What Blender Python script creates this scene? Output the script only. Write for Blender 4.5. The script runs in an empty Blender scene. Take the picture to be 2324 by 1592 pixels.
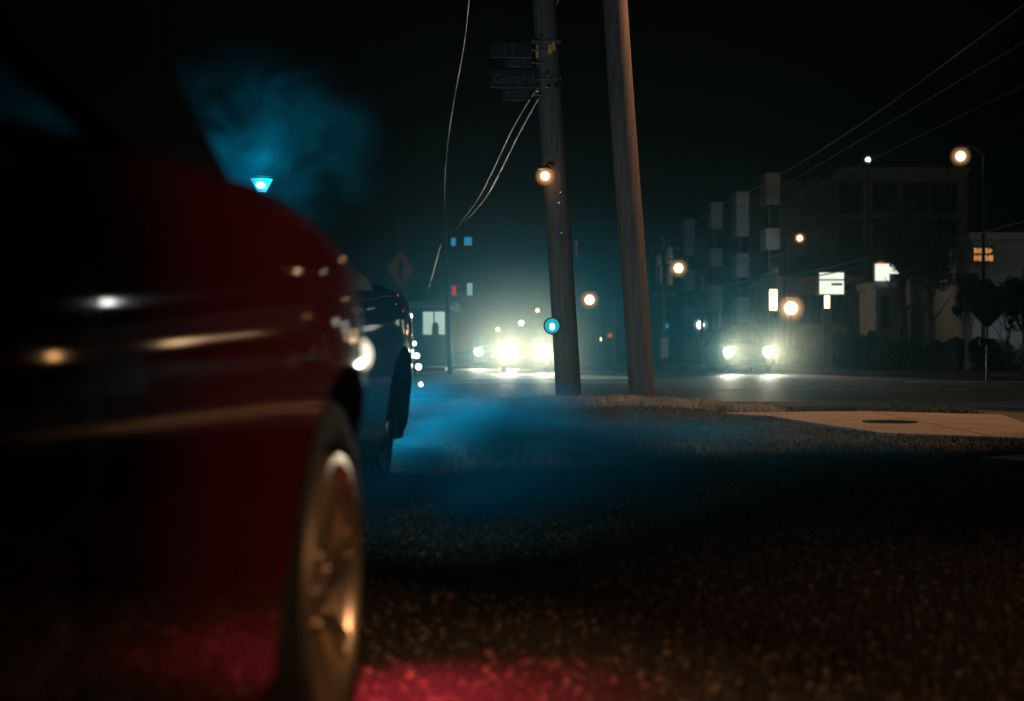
import bpy, bmesh, math, random
import numpy as np
from mathutils import Vector, Matrix

R = math.radians
random.seed(7)
rng = np.random.default_rng(7)
S = bpy.context.scene
COL = S.collection
PI = math.pi

# ------------------------------------------------------------------ camera
CAM_Z = 0.70
FPX = 3227.8            # focal length in pixels of a 2324 px wide picture
CX, CY = 1162.0, 796.0


def W(px, py, Y):
    return Vector(((px - CX) / FPX * Y, Y, CAM_Z - (py - CY) / FPX * Y))


cd = bpy.data.cameras.new('camera')
cam = bpy.data.objects.new('camera', cd)
COL.objects.link(cam)
cam.location = (0, 0, CAM_Z)
cam.rotation_euler = (R(90), 0, 0)
cd.lens = 50
cd.sensor_width = 36
cd.clip_start = 0.02
cd.clip_end = 3000
cd.dof.use_dof = True
cd.dof.focus_distance = 13.0
cd.dof.aperture_fstop = 2.1
S.camera = cam

# ------------------------------------------------------------------ sky, moon, exposure
w = bpy.data.worlds.new('World')
S.world = w
w.use_nodes = True
nt = w.node_tree
sky = nt.nodes.new('ShaderNodeTexSky')
sky.sky_type = 'NISHITA'
sky.sun_disc = False
sky.sun_elevation = R(-4)
sky.sun_rotation = R(200)
bg = nt.nodes['Background']
nt.links.new(sky.outputs[0], bg.inputs[0])
bg.inputs[1].default_value = 0.05

sd = bpy.data.lights.new('moon', 'SUN')
sd.energy = 0.004
sd.angle = R(0.5)
sd.color = (0.8, 0.9, 1.0)
moon = bpy.data.objects.new('moon', sd)
COL.objects.link(moon)
moon.rotation_euler = (R(50), 0, R(-30))

S.view_settings.view_transform = 'Standard'
S.view_settings.look = 'None'
S.view_settings.exposure = 0
S.view_settings.gamma = 1
cy = S.cycles
cy.use_denoising = True
cy.max_bounces = 6
cy.diffuse_bounces = 2
cy.glossy_bounces = 3
cy.transmission_bounces = 4
cy.transparent_max_bounces = 12
cy.volume_bounces = 0
cy.sample_clamp_indirect = 4
cy.sample_clamp_direct = 0
cy.caustics_reflective = False
cy.caustics_refractive = False
cy.volume_step_rate = 2.0
cy.volume_max_steps = 128

# ------------------------------------------------------------------ materials
MATS = {}


def principled(name, col, rough=0.6, metal=0.0, coat=0.0, noise=None, bump=None, spec=0.5, emis=None, estr=0, vary=0.35):
    m = bpy.data.materials.new(name)
    m.use_nodes = True
    t = m.node_tree
    p = t.nodes['Principled BSDF']
    p.inputs['Base Color'].default_value = (*col, 1)
    p.inputs['Roughness'].default_value = rough
    p.inputs['Metallic'].default_value = metal
    p.inputs['Coat Weight'].default_value = coat
    p.inputs['Coat Roughness'].default_value = 0.04
    p.inputs['Specular IOR Level'].default_value = spec
    if emis:
        p.inputs['Emission Color'].default_value = (*emis, 1)
        p.inputs['Emission Strength'].default_value = estr
    if noise or bump:
        tc = t.nodes.new('ShaderNodeTexCoord')
    if noise:
        n = t.nodes.new('ShaderNodeTexNoise')
        n.inputs['Scale'].default_value = noise
        n.inputs['Detail'].default_value = 6
        t.links.new(tc.outputs['Object'], n.inputs['Vector'])
        r = t.nodes.new('ShaderNodeValToRGB')
        r.color_ramp.elements[0].position = 0.3
        r.color_ramp.elements[1].position = 0.7
        r.color_ramp.elements[0].color = (*[c * (1 - vary) for c in col], 1)
        r.color_ramp.elements[1].color = (*[min(1, c * (1 + vary)) for c in col], 1)
        t.links.new(n.outputs['Fac'], r.inputs[0])
        t.links.new(r.outputs[0], p.inputs['Base Color'])
    if bump:
        sc, st = bump
        n2 = t.nodes.new('ShaderNodeTexNoise')
        n2.inputs['Scale'].default_value = sc
        n2.inputs['Detail'].default_value = 5
        t.links.new(tc.outputs['Object'], n2.inputs['Vector'])
        b = t.nodes.new('ShaderNodeBump')
        b.inputs['Strength'].default_value = st
        b.inputs['Distance'].default_value = 0.02
        t.links.new(n2.outputs['Fac'], b.inputs['Height'])
        t.links.new(b.outputs[0], p.inputs['Normal'])
    MATS[name] = m
    return m


def emitter(name, col, strength):
    m = bpy.data.materials.new(name)
    m.use_nodes = True
    t = m.node_tree
    t.nodes.remove(t.nodes['Principled BSDF'])
    e = t.nodes.new('ShaderNodeEmission')
    e.inputs[0].default_value = (*col, 1)
    e.inputs[1].default_value = strength
    t.links.new(e.outputs[0], t.nodes['Material Output'].inputs[0])
    MATS[name] = m
    return m


def glassy(name, tint, rough=0.02, bumpst=0.0):
    m = bpy.data.materials.new(name)
    m.use_nodes = True
    t = m.node_tree
    t.nodes.remove(t.nodes['Principled BSDF'])
    tr = t.nodes.new('ShaderNodeBsdfTransparent')
    tr.inputs[0].default_value = (*tint, 1)
    g = t.nodes.new('ShaderNodeBsdfGlossy')
    g.inputs['Roughness'].default_value = rough
    fr = t.nodes.new('ShaderNodeFresnel')
    fr.inputs[0].default_value = 1.45
    mx = t.nodes.new('ShaderNodeMixShader')
    ge = t.nodes.new('ShaderNodeNewGeometry')
    om = t.nodes.new('ShaderNodeMath')
    om.operation = 'SUBTRACT'
    om.inputs[0].default_value = 1
    t.links.new(ge.outputs['Backfacing'], om.inputs[1])
    mm = t.nodes.new('ShaderNodeMath')
    mm.operation = 'MULTIPLY'
    t.links.new(fr.outputs[0], mm.inputs[0])
    t.links.new(om.outputs[0], mm.inputs[1])
    t.links.new(mm.outputs[0], mx.inputs[0])
    t.links.new(tr.outputs[0], mx.inputs[1])
    t.links.new(g.outputs[0], mx.inputs[2])
    t.links.new(mx.outputs[0], t.nodes['Material Output'].inputs[0])
    MATS[name] = m
    return m


red_paint = principled('red_paint', (0.088, 0.005, 0.009), 0.5, 0.0, 1.0, spec=0.0)
blue_paint = principled('slate_paint', (0.16, 0.22, 0.25), 0.5, 0.0, 1.0, bump=(60, 0.12), spec=0.0)
dark_paint = principled('dark_paint', (0.03, 0.04, 0.05), 0.3, 0.3, 1.0)
trim_black = principled('trim_black', (0.003, 0.003, 0.003), 0.5, spec=0.1)
rubber = principled('rubber', (0.012, 0.012, 0.012), 0.75, spec=0.25, bump=(90, 0.2))
gold_rim = principled('bronze_alloy', (0.66, 0.52, 0.38), 0.33, 0.9)
grey_rim = principled('grey_alloy', (0.12, 0.13, 0.14), 0.35, 0.9)
brake_dark = principled('brake_dark', (0.03, 0.02, 0.015), 0.6, 0.5)
car_glass = glassy('car_glass', (0.8, 0.84, 0.84))
drop_mat = principled('water', (1, 1, 1), 0.02)
drop_mat.node_tree.nodes['Principled BSDF'].inputs['Transmission Weight'].default_value = 1
drop_mat.node_tree.nodes['Principled BSDF'].inputs['IOR'].default_value = 1.33
chrome = principled('chrome', (0.6, 0.6, 0.6), 0.2, 1.0)
metal_dark = principled('dark_metal', (0.02, 0.02, 0.02), 0.6, 0.0, noise=8, spec=0.15)
metal_grey = principled('galvanised', (0.12, 0.12, 0.125), 0.5, 0.4, noise=12)
asphalt = principled('asphalt', (0.05, 0.05, 0.05), 0.62, noise=3, bump=(70, 0.35))
earth = principled('earth', (0.032, 0.027, 0.02), 0.9, noise=2.2, bump=(40, 0.7), vary=0.5)
concrete = principled('concrete', (0.20, 0.172, 0.145), 0.85, noise=2.5, bump=(60, 0.15), vary=0.2)
paint_white = principled('road_paint', (0.62, 0.62, 0.58), 0.7, noise=9, vary=0.3)
short_mat = principled('trampled_grass', (0.06, 0.045, 0.025), 0.7, noise=1.5, vary=0.6)
grass_mat = principled('dry_grass', (0.115, 0.085, 0.045), 0.7, noise=0.9, vary=0.5)
pebble_mat = principled('pebble', (0.17, 0.13, 0.09), 0.28, noise=30, vary=0.6)
leaf_litter = principled('fallen_leaf', (0.24, 0.10, 0.04), 0.45, noise=12, vary=0.5)
bark = principled('bark', (0.10, 0.08, 0.065), 0.9, noise=6, bump=(25, 0.8))
foliage = principled('foliage', (0.045, 0.065, 0.035), 0.6, noise=1.2, vary=0.6)
brick_tan = principled('tan_brick', (0.33, 0.25, 0.17), 0.85, noise=1.5, vary=0.25)
wall_white = principled('white_render', (0.34, 0.36, 0.37), 0.85, noise=0.7, vary=0.15)
wall_dark = principled('dark_brick', (0.09, 0.075, 0.065), 0.9, noise=1.2)
wall_grey = principled('grey_panel', (0.60, 0.61, 0.62), 0.7, noise=1.0, vary=0.2)
pane_dark = principled('dark_pane', (0.01, 0.014, 0.018), 0.08, spec=0.6)
frame_mat = principled('window_frame', (0.12, 0.11, 0.10), 0.6)
sign_orange = principled('orange_sheet', (0.75, 0.16, 0.02), 0.5)
sign_back = principled('sign_back', (0.03, 0.03, 0.032), 0.6, 0.4)
sign_blue = principled('sign_blue', (0.014, 0.020, 0.028), 0.6, spec=0.1)
sign_text = principled('sign_text', (0.075, 0.055, 0.05), 0.6, spec=0.1)
cable_mat = principled('cable', (0.026, 0.022, 0.02), 0.6, 0.0, spec=0.3)


def wood():
    m = principled('weathered_wood', (0.20, 0.165, 0.14), 0.9)
    t = m.node_tree
    p = t.nodes['Principled BSDF']
    tc = t.nodes.new('ShaderNodeTexCoord')
    mp = t.nodes.new('ShaderNodeMapping')
    mp.inputs['Scale'].default_value = (34, 34, 1.6)
    n = t.nodes.new('ShaderNodeTexNoise')
    n.inputs['Scale'].default_value = 1.0
    n.inputs['Detail'].default_value = 8
    t.links.new(tc.outputs['Object'], mp.inputs[0])
    t.links.new(mp.outputs[0], n.inputs['Vector'])
    r = t.nodes.new('ShaderNodeValToRGB')
    r.color_ramp.elements[0].position = 0.3
    r.color_ramp.elements[1].position = 0.7
    r.color_ramp.elements[0].color = (0.07, 0.058, 0.056, 1)
    r.color_ramp.elements[1].color = (0.14, 0.115, 0.11, 1)
    t.links.new(n.outputs['Fac'], r.inputs[0])
    t.links.new(r.outputs[0], p.inputs['Base Color'])
    b = t.nodes.new('ShaderNodeBump')
    b.inputs['Strength'].default_value = 0.6
    b.inputs['Distance'].default_value = 0.01
    t.links.new(n.outputs['Fac'], b.inputs['Height'])
    t.links.new(b.outputs[0], p.inputs['Normal'])
    return m


pole_wood = wood()

WARM = (1.0, 0.48, 0.18)
SOFT = (1.0, 0.64, 0.34)
COOL = (0.80, 1.0, 0.92)
em_head = emitter('headlight_glow', (1.0, 0.97, 0.84), 60)
em_warm = emitter('sodium_glow', WARM, 8)
em_orange = emitter('orange_glow', (1.0, 0.42, 0.14), 10)
em_corner = emitter('corner_glow', (1.0, .86, .66), 1.7)
em_soft = emitter('soft_glow', SOFT, 7)
em_white = emitter('white_glow', (0.95, 1.0, 0.92), 14)
em_glint = emitter('glint_glow', (0.95, 1.0, 0.9), 12)
em_sign = emitter('sign_glow', (0.90, 0.95, 0.80), 1.1)
em_shop = emitter('shop_glow', (0.72, 0.92, 0.76), 0.85)
em_cyan = emitter('cyan_glow', (0.004, 0.42, 0.55), 1.0)
em_lantern = emitter('lantern_glow', (0.02, 0.62, 0.80), 2.2)
em_cyanw = emitter('cyan_white_glow', (0.35, 0.95, 1.0), 6.0)
em_blue = emitter('blue_glow', (0.02, 0.28, 0.50), 0.7)
em_red = emitter('red_glow', (0.65, 0.03, 0.05), 0.6)
em_redhot = emitter('red_orange_glow', (0.9, 0.12, 0.05), 0.6)
em_letters = emitter('letter_glow', (0.85, 0.36, 0.12), 0.75)
em_window = emitter('window_glow', (0.45, 0.80, 0.82), 0.5)
em_red_fill = emitter('red_fill_glow', (1.0, 0.02, 0.05), 4)


# ------------------------------------------------------------------ mesh helpers
class MB:
    def __init__(self):
        self.v, self.f, self.mi = [], [], []

    def add(self, vs, fs, mi=0):
        o = len(self.v)
        self.v += [tuple(x) for x in vs]
        for f in fs:
            self.f.append(tuple(i + o for i in f))
            self.mi.append(mi)
        return self

    def box(self, c, s, rz=0.0, mi=0, M=None):
        vs = []
        for dx in (-.5, .5):
            for dy in (-.5, .5):
                for dz in (-.5, .5):
                    vs.append(Vector((dx * s[0], dy * s[1], dz * s[2])))
        m = M if M is not None else Matrix.Rotation(rz, 3, 'Z')
        vs = [m @ p + Vector(c) for p in vs]
        fs = [(0, 1, 3, 2), (4, 6, 7, 5), (0, 4, 5, 1), (2, 3, 7, 6), (0, 2, 6, 4), (1, 5, 7, 3)]
        return self.add(vs, fs, mi)

    def tube(self, pts, r, n=10, mi=0, cap=True):
        pts = [Vector(p) for p in pts]
        rs = r if isinstance(r, (list, tuple)) else [r] * len(pts)
        o = len(self.v)
        up0 = None
        for i, p in enumerate(pts):
            a = pts[max(0, i - 1)]
            b = pts[min(len(pts) - 1, i + 1)]
            d = (b - a).normalized()
            if up0 is None:
                up0 = d.orthogonal().normalized()
            u = (up0 - d * up0.dot(d))
            u = u.normalized() if u.length > 1e-6 else d.orthogonal().normalized()
            up0 = u
            v = d.cross(u)
            for k in range(n):
                an = 2 * PI * k / n
                self.v.append(tuple(p + (u * math.cos(an) + v * math.sin(an)) * rs[i]))
        for i in range(len(pts) - 1):
            for k in range(n):
                k2 = (k + 1) % n
                self.f.append((o + i * n + k, o + i * n + k2, o + (i + 1) * n + k2, o + (i + 1) * n + k))
                self.mi.append(mi)
        if cap:
            self.f.append(tuple(o + k for k in reversed(range(n))))
            self.f.append(tuple(o + (len(pts) - 1) * n + k for k in range(n)))
            self.mi += [mi, mi]
        return self

    def lathe(self, prof, axis='Z', c=(0, 0, 0), n=32, mi=0, closed=False):
        o = len(self.v)
        m = len(prof)
        for k in range(n):
            an = 2 * PI * k / n
            ca, sa = math.cos(an), math.sin(an)
            for (r, h) in prof:
                if axis == 'Z':
                    p = (r * ca, r * sa, h)
                elif axis == 'X':
                    p = (h, r * ca, r * sa)
                else:
                    p = (r * sa, h, r * ca)
                self.v.append((p[0] + c[0], p[1] + c[1], p[2] + c[2]))
        for k in range(n):
            k2 = (k + 1) % n
            for i in range(m if closed else m - 1):
                j = (i + 1) % m
                self.f.append((o + k * m + i, o + k2 * m + i, o + k2 * m + j, o + k * m + j))
                self.mi.append(mi)
        return self

    def ball(self, c, r, n=16, mi=0, sq=(1, 1, 1)):
        rows = n // 2
        o = len(self.v)
        for i in range(rows + 1):
            th = PI * i / rows
            for k in range(n):
                ph = 2 * PI * k / n
                self.v.append((c[0] + r * sq[0] * math.sin(th) * math.cos(ph), c[1] + r * sq[1] * math.sin(th) * math.sin(ph), c[2] + r * sq[2] * math.cos(th)))
        for i in range(rows):
            for k in range(n):
                k2 = (k + 1) % n
                self.f.append((o + i * n + k, o + (i + 1) * n + k, o + (i + 1) * n + k2, o + i * n + k2))
                self.mi.append(mi)
        return self

    def prism(self, poly, d, mi=0):
        """poly: list of 3D points (planar), d: extrusion vector"""
        n = len(poly)
        d = Vector(d)
        vs = [Vector(p) for p in poly] + [Vector(p) + d for p in poly]
        fs = [tuple(reversed(range(n))), tuple(range(n, 2 * n))]
        for i in range(n):
            j = (i + 1) % n
            fs.append((i, j, n + j, n + i))
        return self.add(vs, fs, mi)

    def build(self, name, mats, parent=None, smooth=None, loc=None):
        me = bpy.data.meshes.new(name)
        me.from_pydata([tuple(p) for p in self.v], [], self.f)
        ms = mats if isinstance(mats, (list, tuple)) else [mats]
        for m in ms:
            me.materials.append(m)
        if len(ms) > 1:
            me.polygons.foreach_set('material_index', self.mi)
        bm = bmesh.new()
        bm.from_mesh(me)
        bmesh.ops.remove_doubles(bm, verts=bm.verts, dist=1e-6)
        bmesh.ops.recalc_face_normals(bm, faces=bm.faces)
        bm.to_mesh(me)
        bm.free()
        if smooth:
            me.polygons.foreach_set('use_smooth', [True] * len(me.polygons))
            me.set_sharp_from_angle(angle=R(smooth))
        o = bpy.data.objects.new(name, me)
        COL.objects.link(o)
        if parent is not None:
            o.parent = parent
        if loc is not None:
            o.location = loc
        return o


def tag(o, label=None, cat=None, group=None, kind=None):
    if label:
        o['label'] = label
    if cat:
        o['category'] = cat
    if group:
        o['group'] = group
    if kind:
        o['kind'] = kind
    return o


def thing(name, loc, label, cat, rz=0.0, group=None):
    o = bpy.data.objects.new(name, None)
    o.empty_display_size = 0.2
    COL.objects.link(o)
    o.location = loc
    o.rotation_euler = (0, 0, rz)
    return tag(o, label, cat, group)


def kids(o):
    return [c for c in bpy.data.objects if c.parent is o]


def copy_tree(o, parent=None):
    c = o.copy()
    COL.objects.link(c)
    if parent is not None:
        c.parent = parent
    for ch in kids(o):
        copy_tree(ch, c)
    return c


def lamp_light(name, kind, energy, col, parent, loc, radius=0.1, rot=None, size=None, blend=0.5):
    l = bpy.data.lights.new(name, kind)
    l.energy = energy
    l.color = col
    l.shadow_soft_size = radius
    if kind == 'SPOT':
        l.spot_size = size
        l.spot_blend = blend
    o = bpy.data.objects.new(name, l)
    COL.objects.link(o)
    o.parent = parent
    o.location = loc
    if rot is not None:
        o.rotation_euler = rot
    return o


def aim(loc, target):
    return (Vector(target) - Vector(loc)).to_track_quat('-Z', 'Y').to_euler()


def text(s, size, mat, parent, loc, rot, name='lettering', align='CENTER'):
    cu = bpy.data.curves.new(name, 'FONT')
    cu.body = s
    cu.size = size
    cu.align_x = align
    cu.align_y = 'CENTER'
    cu.extrude = 0.002
    cu.materials.append(mat)
    tmp = bpy.data.objects.new(name + '_outline', cu)
    COL.objects.link(tmp)
    me = bpy.data.meshes.new_from_object(tmp.evaluated_get(bpy.context.evaluated_depsgraph_get()))
    bpy.data.objects.remove(tmp)
    o = bpy.data.objects.new(name, me)
    COL.objects.link(o)
    o.parent = parent
    o.location = loc
    o.rotation_euler = rot
    return o


def sstep(a, b, x):
    t = np.clip((x - a) / (b - a), 0, 1)
    return t * t * (3 - 2 * t)


# ------------------------------------------------------------------ ground, road, pavement
g = MB()
g.add([(-400, -60, -0.10), (400, -60, -0.10), (400, 900, -0.10), (-400, 900, -0.10)], [(0, 1, 2, 3)])
tag(g.build('ground', earth), 'dark bare ground reaching the horizon', kind='structure')
g = MB()
g.add([(-90, 17.9, -0.060), (90, 17.9, -0.060), (90, 300, -0.060), (-90, 300, -0.060)], [(0, 1, 2, 3)])
tag(g.build('road', asphalt), 'damp dark asphalt street beyond the grass', kind='structure')


def verge_z(x, y):
    x = np.asarray(x, float)
    y = np.asarray(y, float)
    m = 0.09 * np.exp(-((y - 16.0) / 2.3) ** 2) * sstep(-1.6, 0.6, x) * (1 - sstep(1.3, 3.0, x))
    far = -0.075 * sstep(17.0, 18.4, y)
    side = 0.02 * np.sin(x * 1.7 + y * 0.6) * sstep(5, 8, y) * (1 - sstep(9, 12, y))
    return m + far + side


xs = np.concatenate([np.linspace(-14, -3, 14), np.linspace(-2.8, 5, 90), np.linspace(5.3, 16, 14)])
ys = np.concatenate([np.linspace(-12, 0.5, 12), np.linspace(0.7, 18.5, 150)])
XX, YY = np.meshgrid(xs, ys)
ZZ = verge_z(XX, YY)
g = MB()
g.v = list(zip(XX.ravel(), YY.ravel(), ZZ.ravel()))
nx = len(xs)
for j in range(len(ys) - 1):
    for i in range(nx - 1):
        g.f.append((j * nx + i, j * nx + i + 1, (j + 1) * nx + i + 1, (j + 1) * nx + i))
        g.mi.append(0)
o = g.build('verge_terrain', earth, smooth=60)
tag(o, 'bare earth verge rising to a low grassy crest', kind='structure')

# kerb beyond the crest
g = MB()
g.box((0, 18.62, -0.03), (40, 0.16, 0.13))
tag(g.build('kerb', concrete), 'concrete kerb between verge and street', kind='structure')


def slab(name, pts, z, th, mat, label):
    g = MB()
    g.prism([(x, y, z - th) for x, y in pts], (0, 0, th))
    return tag(g.build(name, mat), label, kind='structure')


slab('sidewalk', [(2.2, 15.3), (2.63, 14.6), (2.80, 13.2), (3.02, 11.6), (3.93, 10.9), (4.45, 11.7), (4.75, 13.1), (5.12, 14.9), (3.9, 15.75), (3.0, 15.55)],
     0.030, 0.12, concrete, 'pale concrete corner pavement slab lit by the street lamp')
slab('pavement', [(2.95, 8.95), (3.55, 9.35), (5.4, 9.2), (5.4, 8.1), (3.35, 8.25)], 0.028, 0.12, concrete, 'second pale pavement slab at the picture edge')
slab('gutter', [(4.0, 10.85), (9, 10.6), (9, 16), (5.3, 16), (5.16, 14.9), (4.8, 13.0), (4.5, 11.6)], 0.006, 0.05, asphalt, 'dark asphalt gutter beside the pavement slab')

# joints in the slab
g = MB()
for (x0, y0, x1, y1) in [(2.9, 12.4, 4.5, 12.15), (2.75, 14.0, 4.9, 13.85), (3.75, 11.1, 3.95, 15.6)]:
    a_, b_ = Vector((x0, y0, .0315)), Vector((x1, y1, .0315))
    nn_ = Vector((-(b_ - a_).y, (b_ - a_).x, 0)).normalized() * .008
    g.add([a_ - nn_, b_ - nn_, b_ + nn_, a_ + nn_], [(0, 1, 2, 3)])
tag(g.build('pavement_joint_line', earth), 'dark joints across the pale slab', kind='structure')

# manhole cover on the slab
c = W(2022, 966, 13.2)
g = MB()
g.lathe([(0.0, 0.006), (0.22, 0.006), (0.235, 0.010), (0.25, 0.010), (0.255, 0.0)], c=(0, 0, 0), n=40)
for k in range(-4, 5):
    hw_ = math.sqrt(max(0.001, 0.2 ** 2 - (k * 0.045) ** 2))
    g.box((0, k * 0.045, 0.007), (2 * hw_, 0.014, 0.006))
o = g.build('manhole_cover', metal_dark, loc=(3.53, 13.3, 0.031))
tag(o, 'round dark iron manhole cover set in the pale slab', 'manhole cover')

# road markings
mk = MB()
for (x0, x1, y0, y1) in [(-1.9, 2.2, 21.6, 22.3), (-3.5, -2.2, 22.4, 22.9), (2.6, 4.8, 27.5, 28.1), (5.5, 9.0, 27.5, 28.1), (-1.5, 2.8, 33, 34.2), (-1.2, 3.5, 37.5, 42.0), (1.0, 3.6, 50, 54), (9.5, 13.5, 34, 34.7)]:
    mk.add([(x0, y0, -0.056), (x1, y0, -0.056), (x1 + (y1 - y0) * 0.05, y1, -0.056), (x0 + (y1 - y0) * 0.05, y1, -0.056)], [(0, 1, 2, 3)])
tag(mk.build('road_marking', paint_white), 'worn white stop lines and crossing bars on the street', kind='structure')
g = MB()
g.box((30, 63, 0.0), (66, 7, 0.14))
tag(g.build('far_pavement', concrete), 'far pavement in front of the right hand buildings', kind='structure')
g = MB()
g.box((-24, 56, 0.0), (43, 6, 0.14))
tag(g.build('shop_forecourt', concrete), 'concrete forecourt of the lit corner shop', kind='structure')


# ------------------------------------------------------------------ grass and gravel
def blade_mesh(n, xr, yr, hfun, name, mat, mask=None):
    x = rng.uniform(*xr, n)
    u = rng.uniform(0, 1, n)
    y = yr[0] + (yr[1] - yr[0]) * u
    if mask is not None:
        k = mask(x, y)
        x, y = x[k], y[k]
    n = len(x)
    z = verge_z(x, y)
    h = hfun(x, y) * rng.uniform(0.4, 1.15, n)
    an = rng.uniform(0, 2 * PI, n)
    wd = rng.uniform(0.0018, 0.0042, n) * (1 + y / 14)
    ln = rng.uniform(0.1, 0.75, n) * h
    la = rng.uniform(0, 2 * PI, n)
    dx, dy = np.cos(an) * wd, np.sin(an) * wd
    V = np.zeros((n, 5, 3))
    V[:, 0] = np.stack([x - dx, y - dy, z - 0.01], 1)
    V[:, 1] = np.stack([x + dx, y + dy, z - 0.01], 1)
    mx, my = x + np.cos(la) * ln * .3, y + np.sin(la) * ln * .3
    V[:, 2] = np.stack([mx + dx * .7, my + dy * .7, z + h * .6], 1)
    V[:, 3] = np.stack([mx - dx * .7, my - dy * .7, z + h * .6], 1)
    V[:, 4] = np.stack([x + np.cos(la) * ln, y + np.sin(la) * ln, z + h], 1)
    base = (np.arange(n) * 5)[:, None]
    q = base + np.array([[0, 1, 2, 3]])
    t = base + np.array([[3, 2, 4]])
    me = bpy.data.meshes.new(name)
    me.vertices.add(n * 5)
    me.vertices.foreach_set('co', V.reshape(-1))
    loops = np.concatenate([q, t], 1).reshape(-1)
    me.loops.add(len(loops))
    me.loops.foreach_set('vertex_index', loops.astype(np.int32))
    me.polygons.add(n * 2)
    st = np.stack([np.arange(n) * 7, np.arange(n) * 7 + 4], 1).reshape(-1)
    me.polygons.foreach_set('loop_start', st.astype(np.int32))
    me.update(calc_edges=True)
    me.validate()
    me.materials.append(mat)
    o = bpy.data.objects.new(name, me)
    COL.objects.link(o)
    return o


def not_slab(x, y):
    edge = np.where(y > 14.6, 2.2, np.where(y > 11.6, 2.63 + (14.6 - y) * 0.13, 3.02 + (11.6 - y) * 1.3))
    on = (x > edge) & (y > 10.9 - 0 * x) & (y < 15.6)
    on2 = (x > 2.95) & (y > 8.15) & (y < 9.3)
    road = y > 17.75
    carpad = (x < -0.05) & (y < 3.4)
    return ~(on | on2 | road | carpad)


def patchy(x, y):
    return 0.5 + 0.5 * np.sin(x * 2.3 + 1.3 * np.sin(y * 1.1)) * np.cos(y * 1.7 + np.sin(x * 1.9))


def h_far(x, y):
    return 0.012 + 0.03 * patchy(x, y) * sstep(6, 9, y) + 0.03 * np.exp(-((y - 16) / 1.6) ** 2)


o = blade_mesh(70000, (-2.2, 5.2), (5.6, 17.8), h_far, 'grass', grass_mat, not_slab)
tag(o, 'dry short grass over the verge and its crest', 'grass', kind='stuff')
lit_crest_grass = principled('lit_crest_grass', (0.42, 0.31, 0.20), 0.7, noise=2.0, vary=0.4)  # lamp light on the crest put into a paler grass colour
o = blade_mesh(26000, (-1.4, 3.0), (15.2, 16.8), lambda x, y: 0.06 + 0.05 * patchy(x * 3, y * 2), 'dry_grass', lit_crest_grass, not_slab)
tag(o, 'dry grass along the crest by the poles, paled for the lamp light', 'grass', kind='stuff')
o = blade_mesh(26000, (-0.7, 3.4), (2.0, 6.4), lambda x, y: 0.006 + 0.022 * patchy(x, y), 'short_grass', short_mat, not_slab)
tag(o, 'thin trampled grass between the stones near the red car', 'grass', kind='stuff')


def scatter_stones(n, name, mat, rlo, rhi, flat):
    x = rng.uniform(-0.75, 3.2, n)
    u = rng.uniform(0, 1, n)
    y = 1.9 + 5.5 * u ** 1.7
    ico = [(0, 0, 1), (.894, 0, .447), (.276, .851, .447), (-.724, .526, .447), (-.724, -.526, .447), (.276, -.851, .447), (.724, .526, -.447), (-.276, .851, -.447), (-.894, 0, -.447), (-.276, -.851, -.447), (.724, -.526, -.447), (0, 0, -1)]
    fc = [(0, 1, 2), (0, 2, 3), (0, 3, 4), (0, 4, 5), (0, 5, 1), (1, 6, 2), (2, 7, 3), (3, 8, 4), (4, 9, 5), (5, 10, 1), (6, 7, 2), (7, 8, 3), (8, 9, 4), (9, 10, 5), (10, 6, 1), (11, 7, 6), (11, 8, 7), (11, 9, 8), (11, 10, 9), (11, 6, 10)]
    ico = np.array(ico)
    fc = np.array(fc)
    r = rng.uniform(rlo, rhi, n) * rng.uniform(0.5, 1, n)
    V = ico[None] * r[:, None, None] * rng.uniform(0.6, 1.3, (n, 12, 1))
    V[:, :, 2] *= flat
    V[:, :, 0] += x[:, None]
    V[:, :, 1] += y[:, None]
    V[:, :, 2] += (verge_z(x, y) + r * flat * 0.4)[:, None]
    F = (fc[None] + (np.arange(n) * 12)[:, None, None]).reshape(-1, 3)
    me = bpy.data.meshes.new(name)
    me.vertices.add(n * 12)
    me.vertices.foreach_set('co', V.reshape(-1))
    me.loops.add(F.size)
    me.loops.foreach_set('vertex_index', F.reshape(-1).astype(np.int32))
    me.polygons.add(len(F))
    me.polygons.foreach_set('loop_start', (np.arange(len(F)) * 3).astype(np.int32))
    me.update(calc_edges=True)
    me.validate()
    me.materials.append(mat)
    o = bpy.data.objects.new(name, me)
    COL.objects.link(o)
    return o


tag(scatter_stones(12000, 'gravel', pebble_mat, 0.004, 0.012, 0.7), 'small glinting gravel scattered over the earth', 'gravel', kind='stuff')

glint = principled('wet_stone', (0.30, 0.22, 0.14), 0.12, noise=30, vary=0.6)
tag(scatter_stones(2600, 'glinting_gravel', glint, 0.005, 0.012, 0.8), 'wet shining stones among the gravel', 'gravel', kind='stuff')

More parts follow.
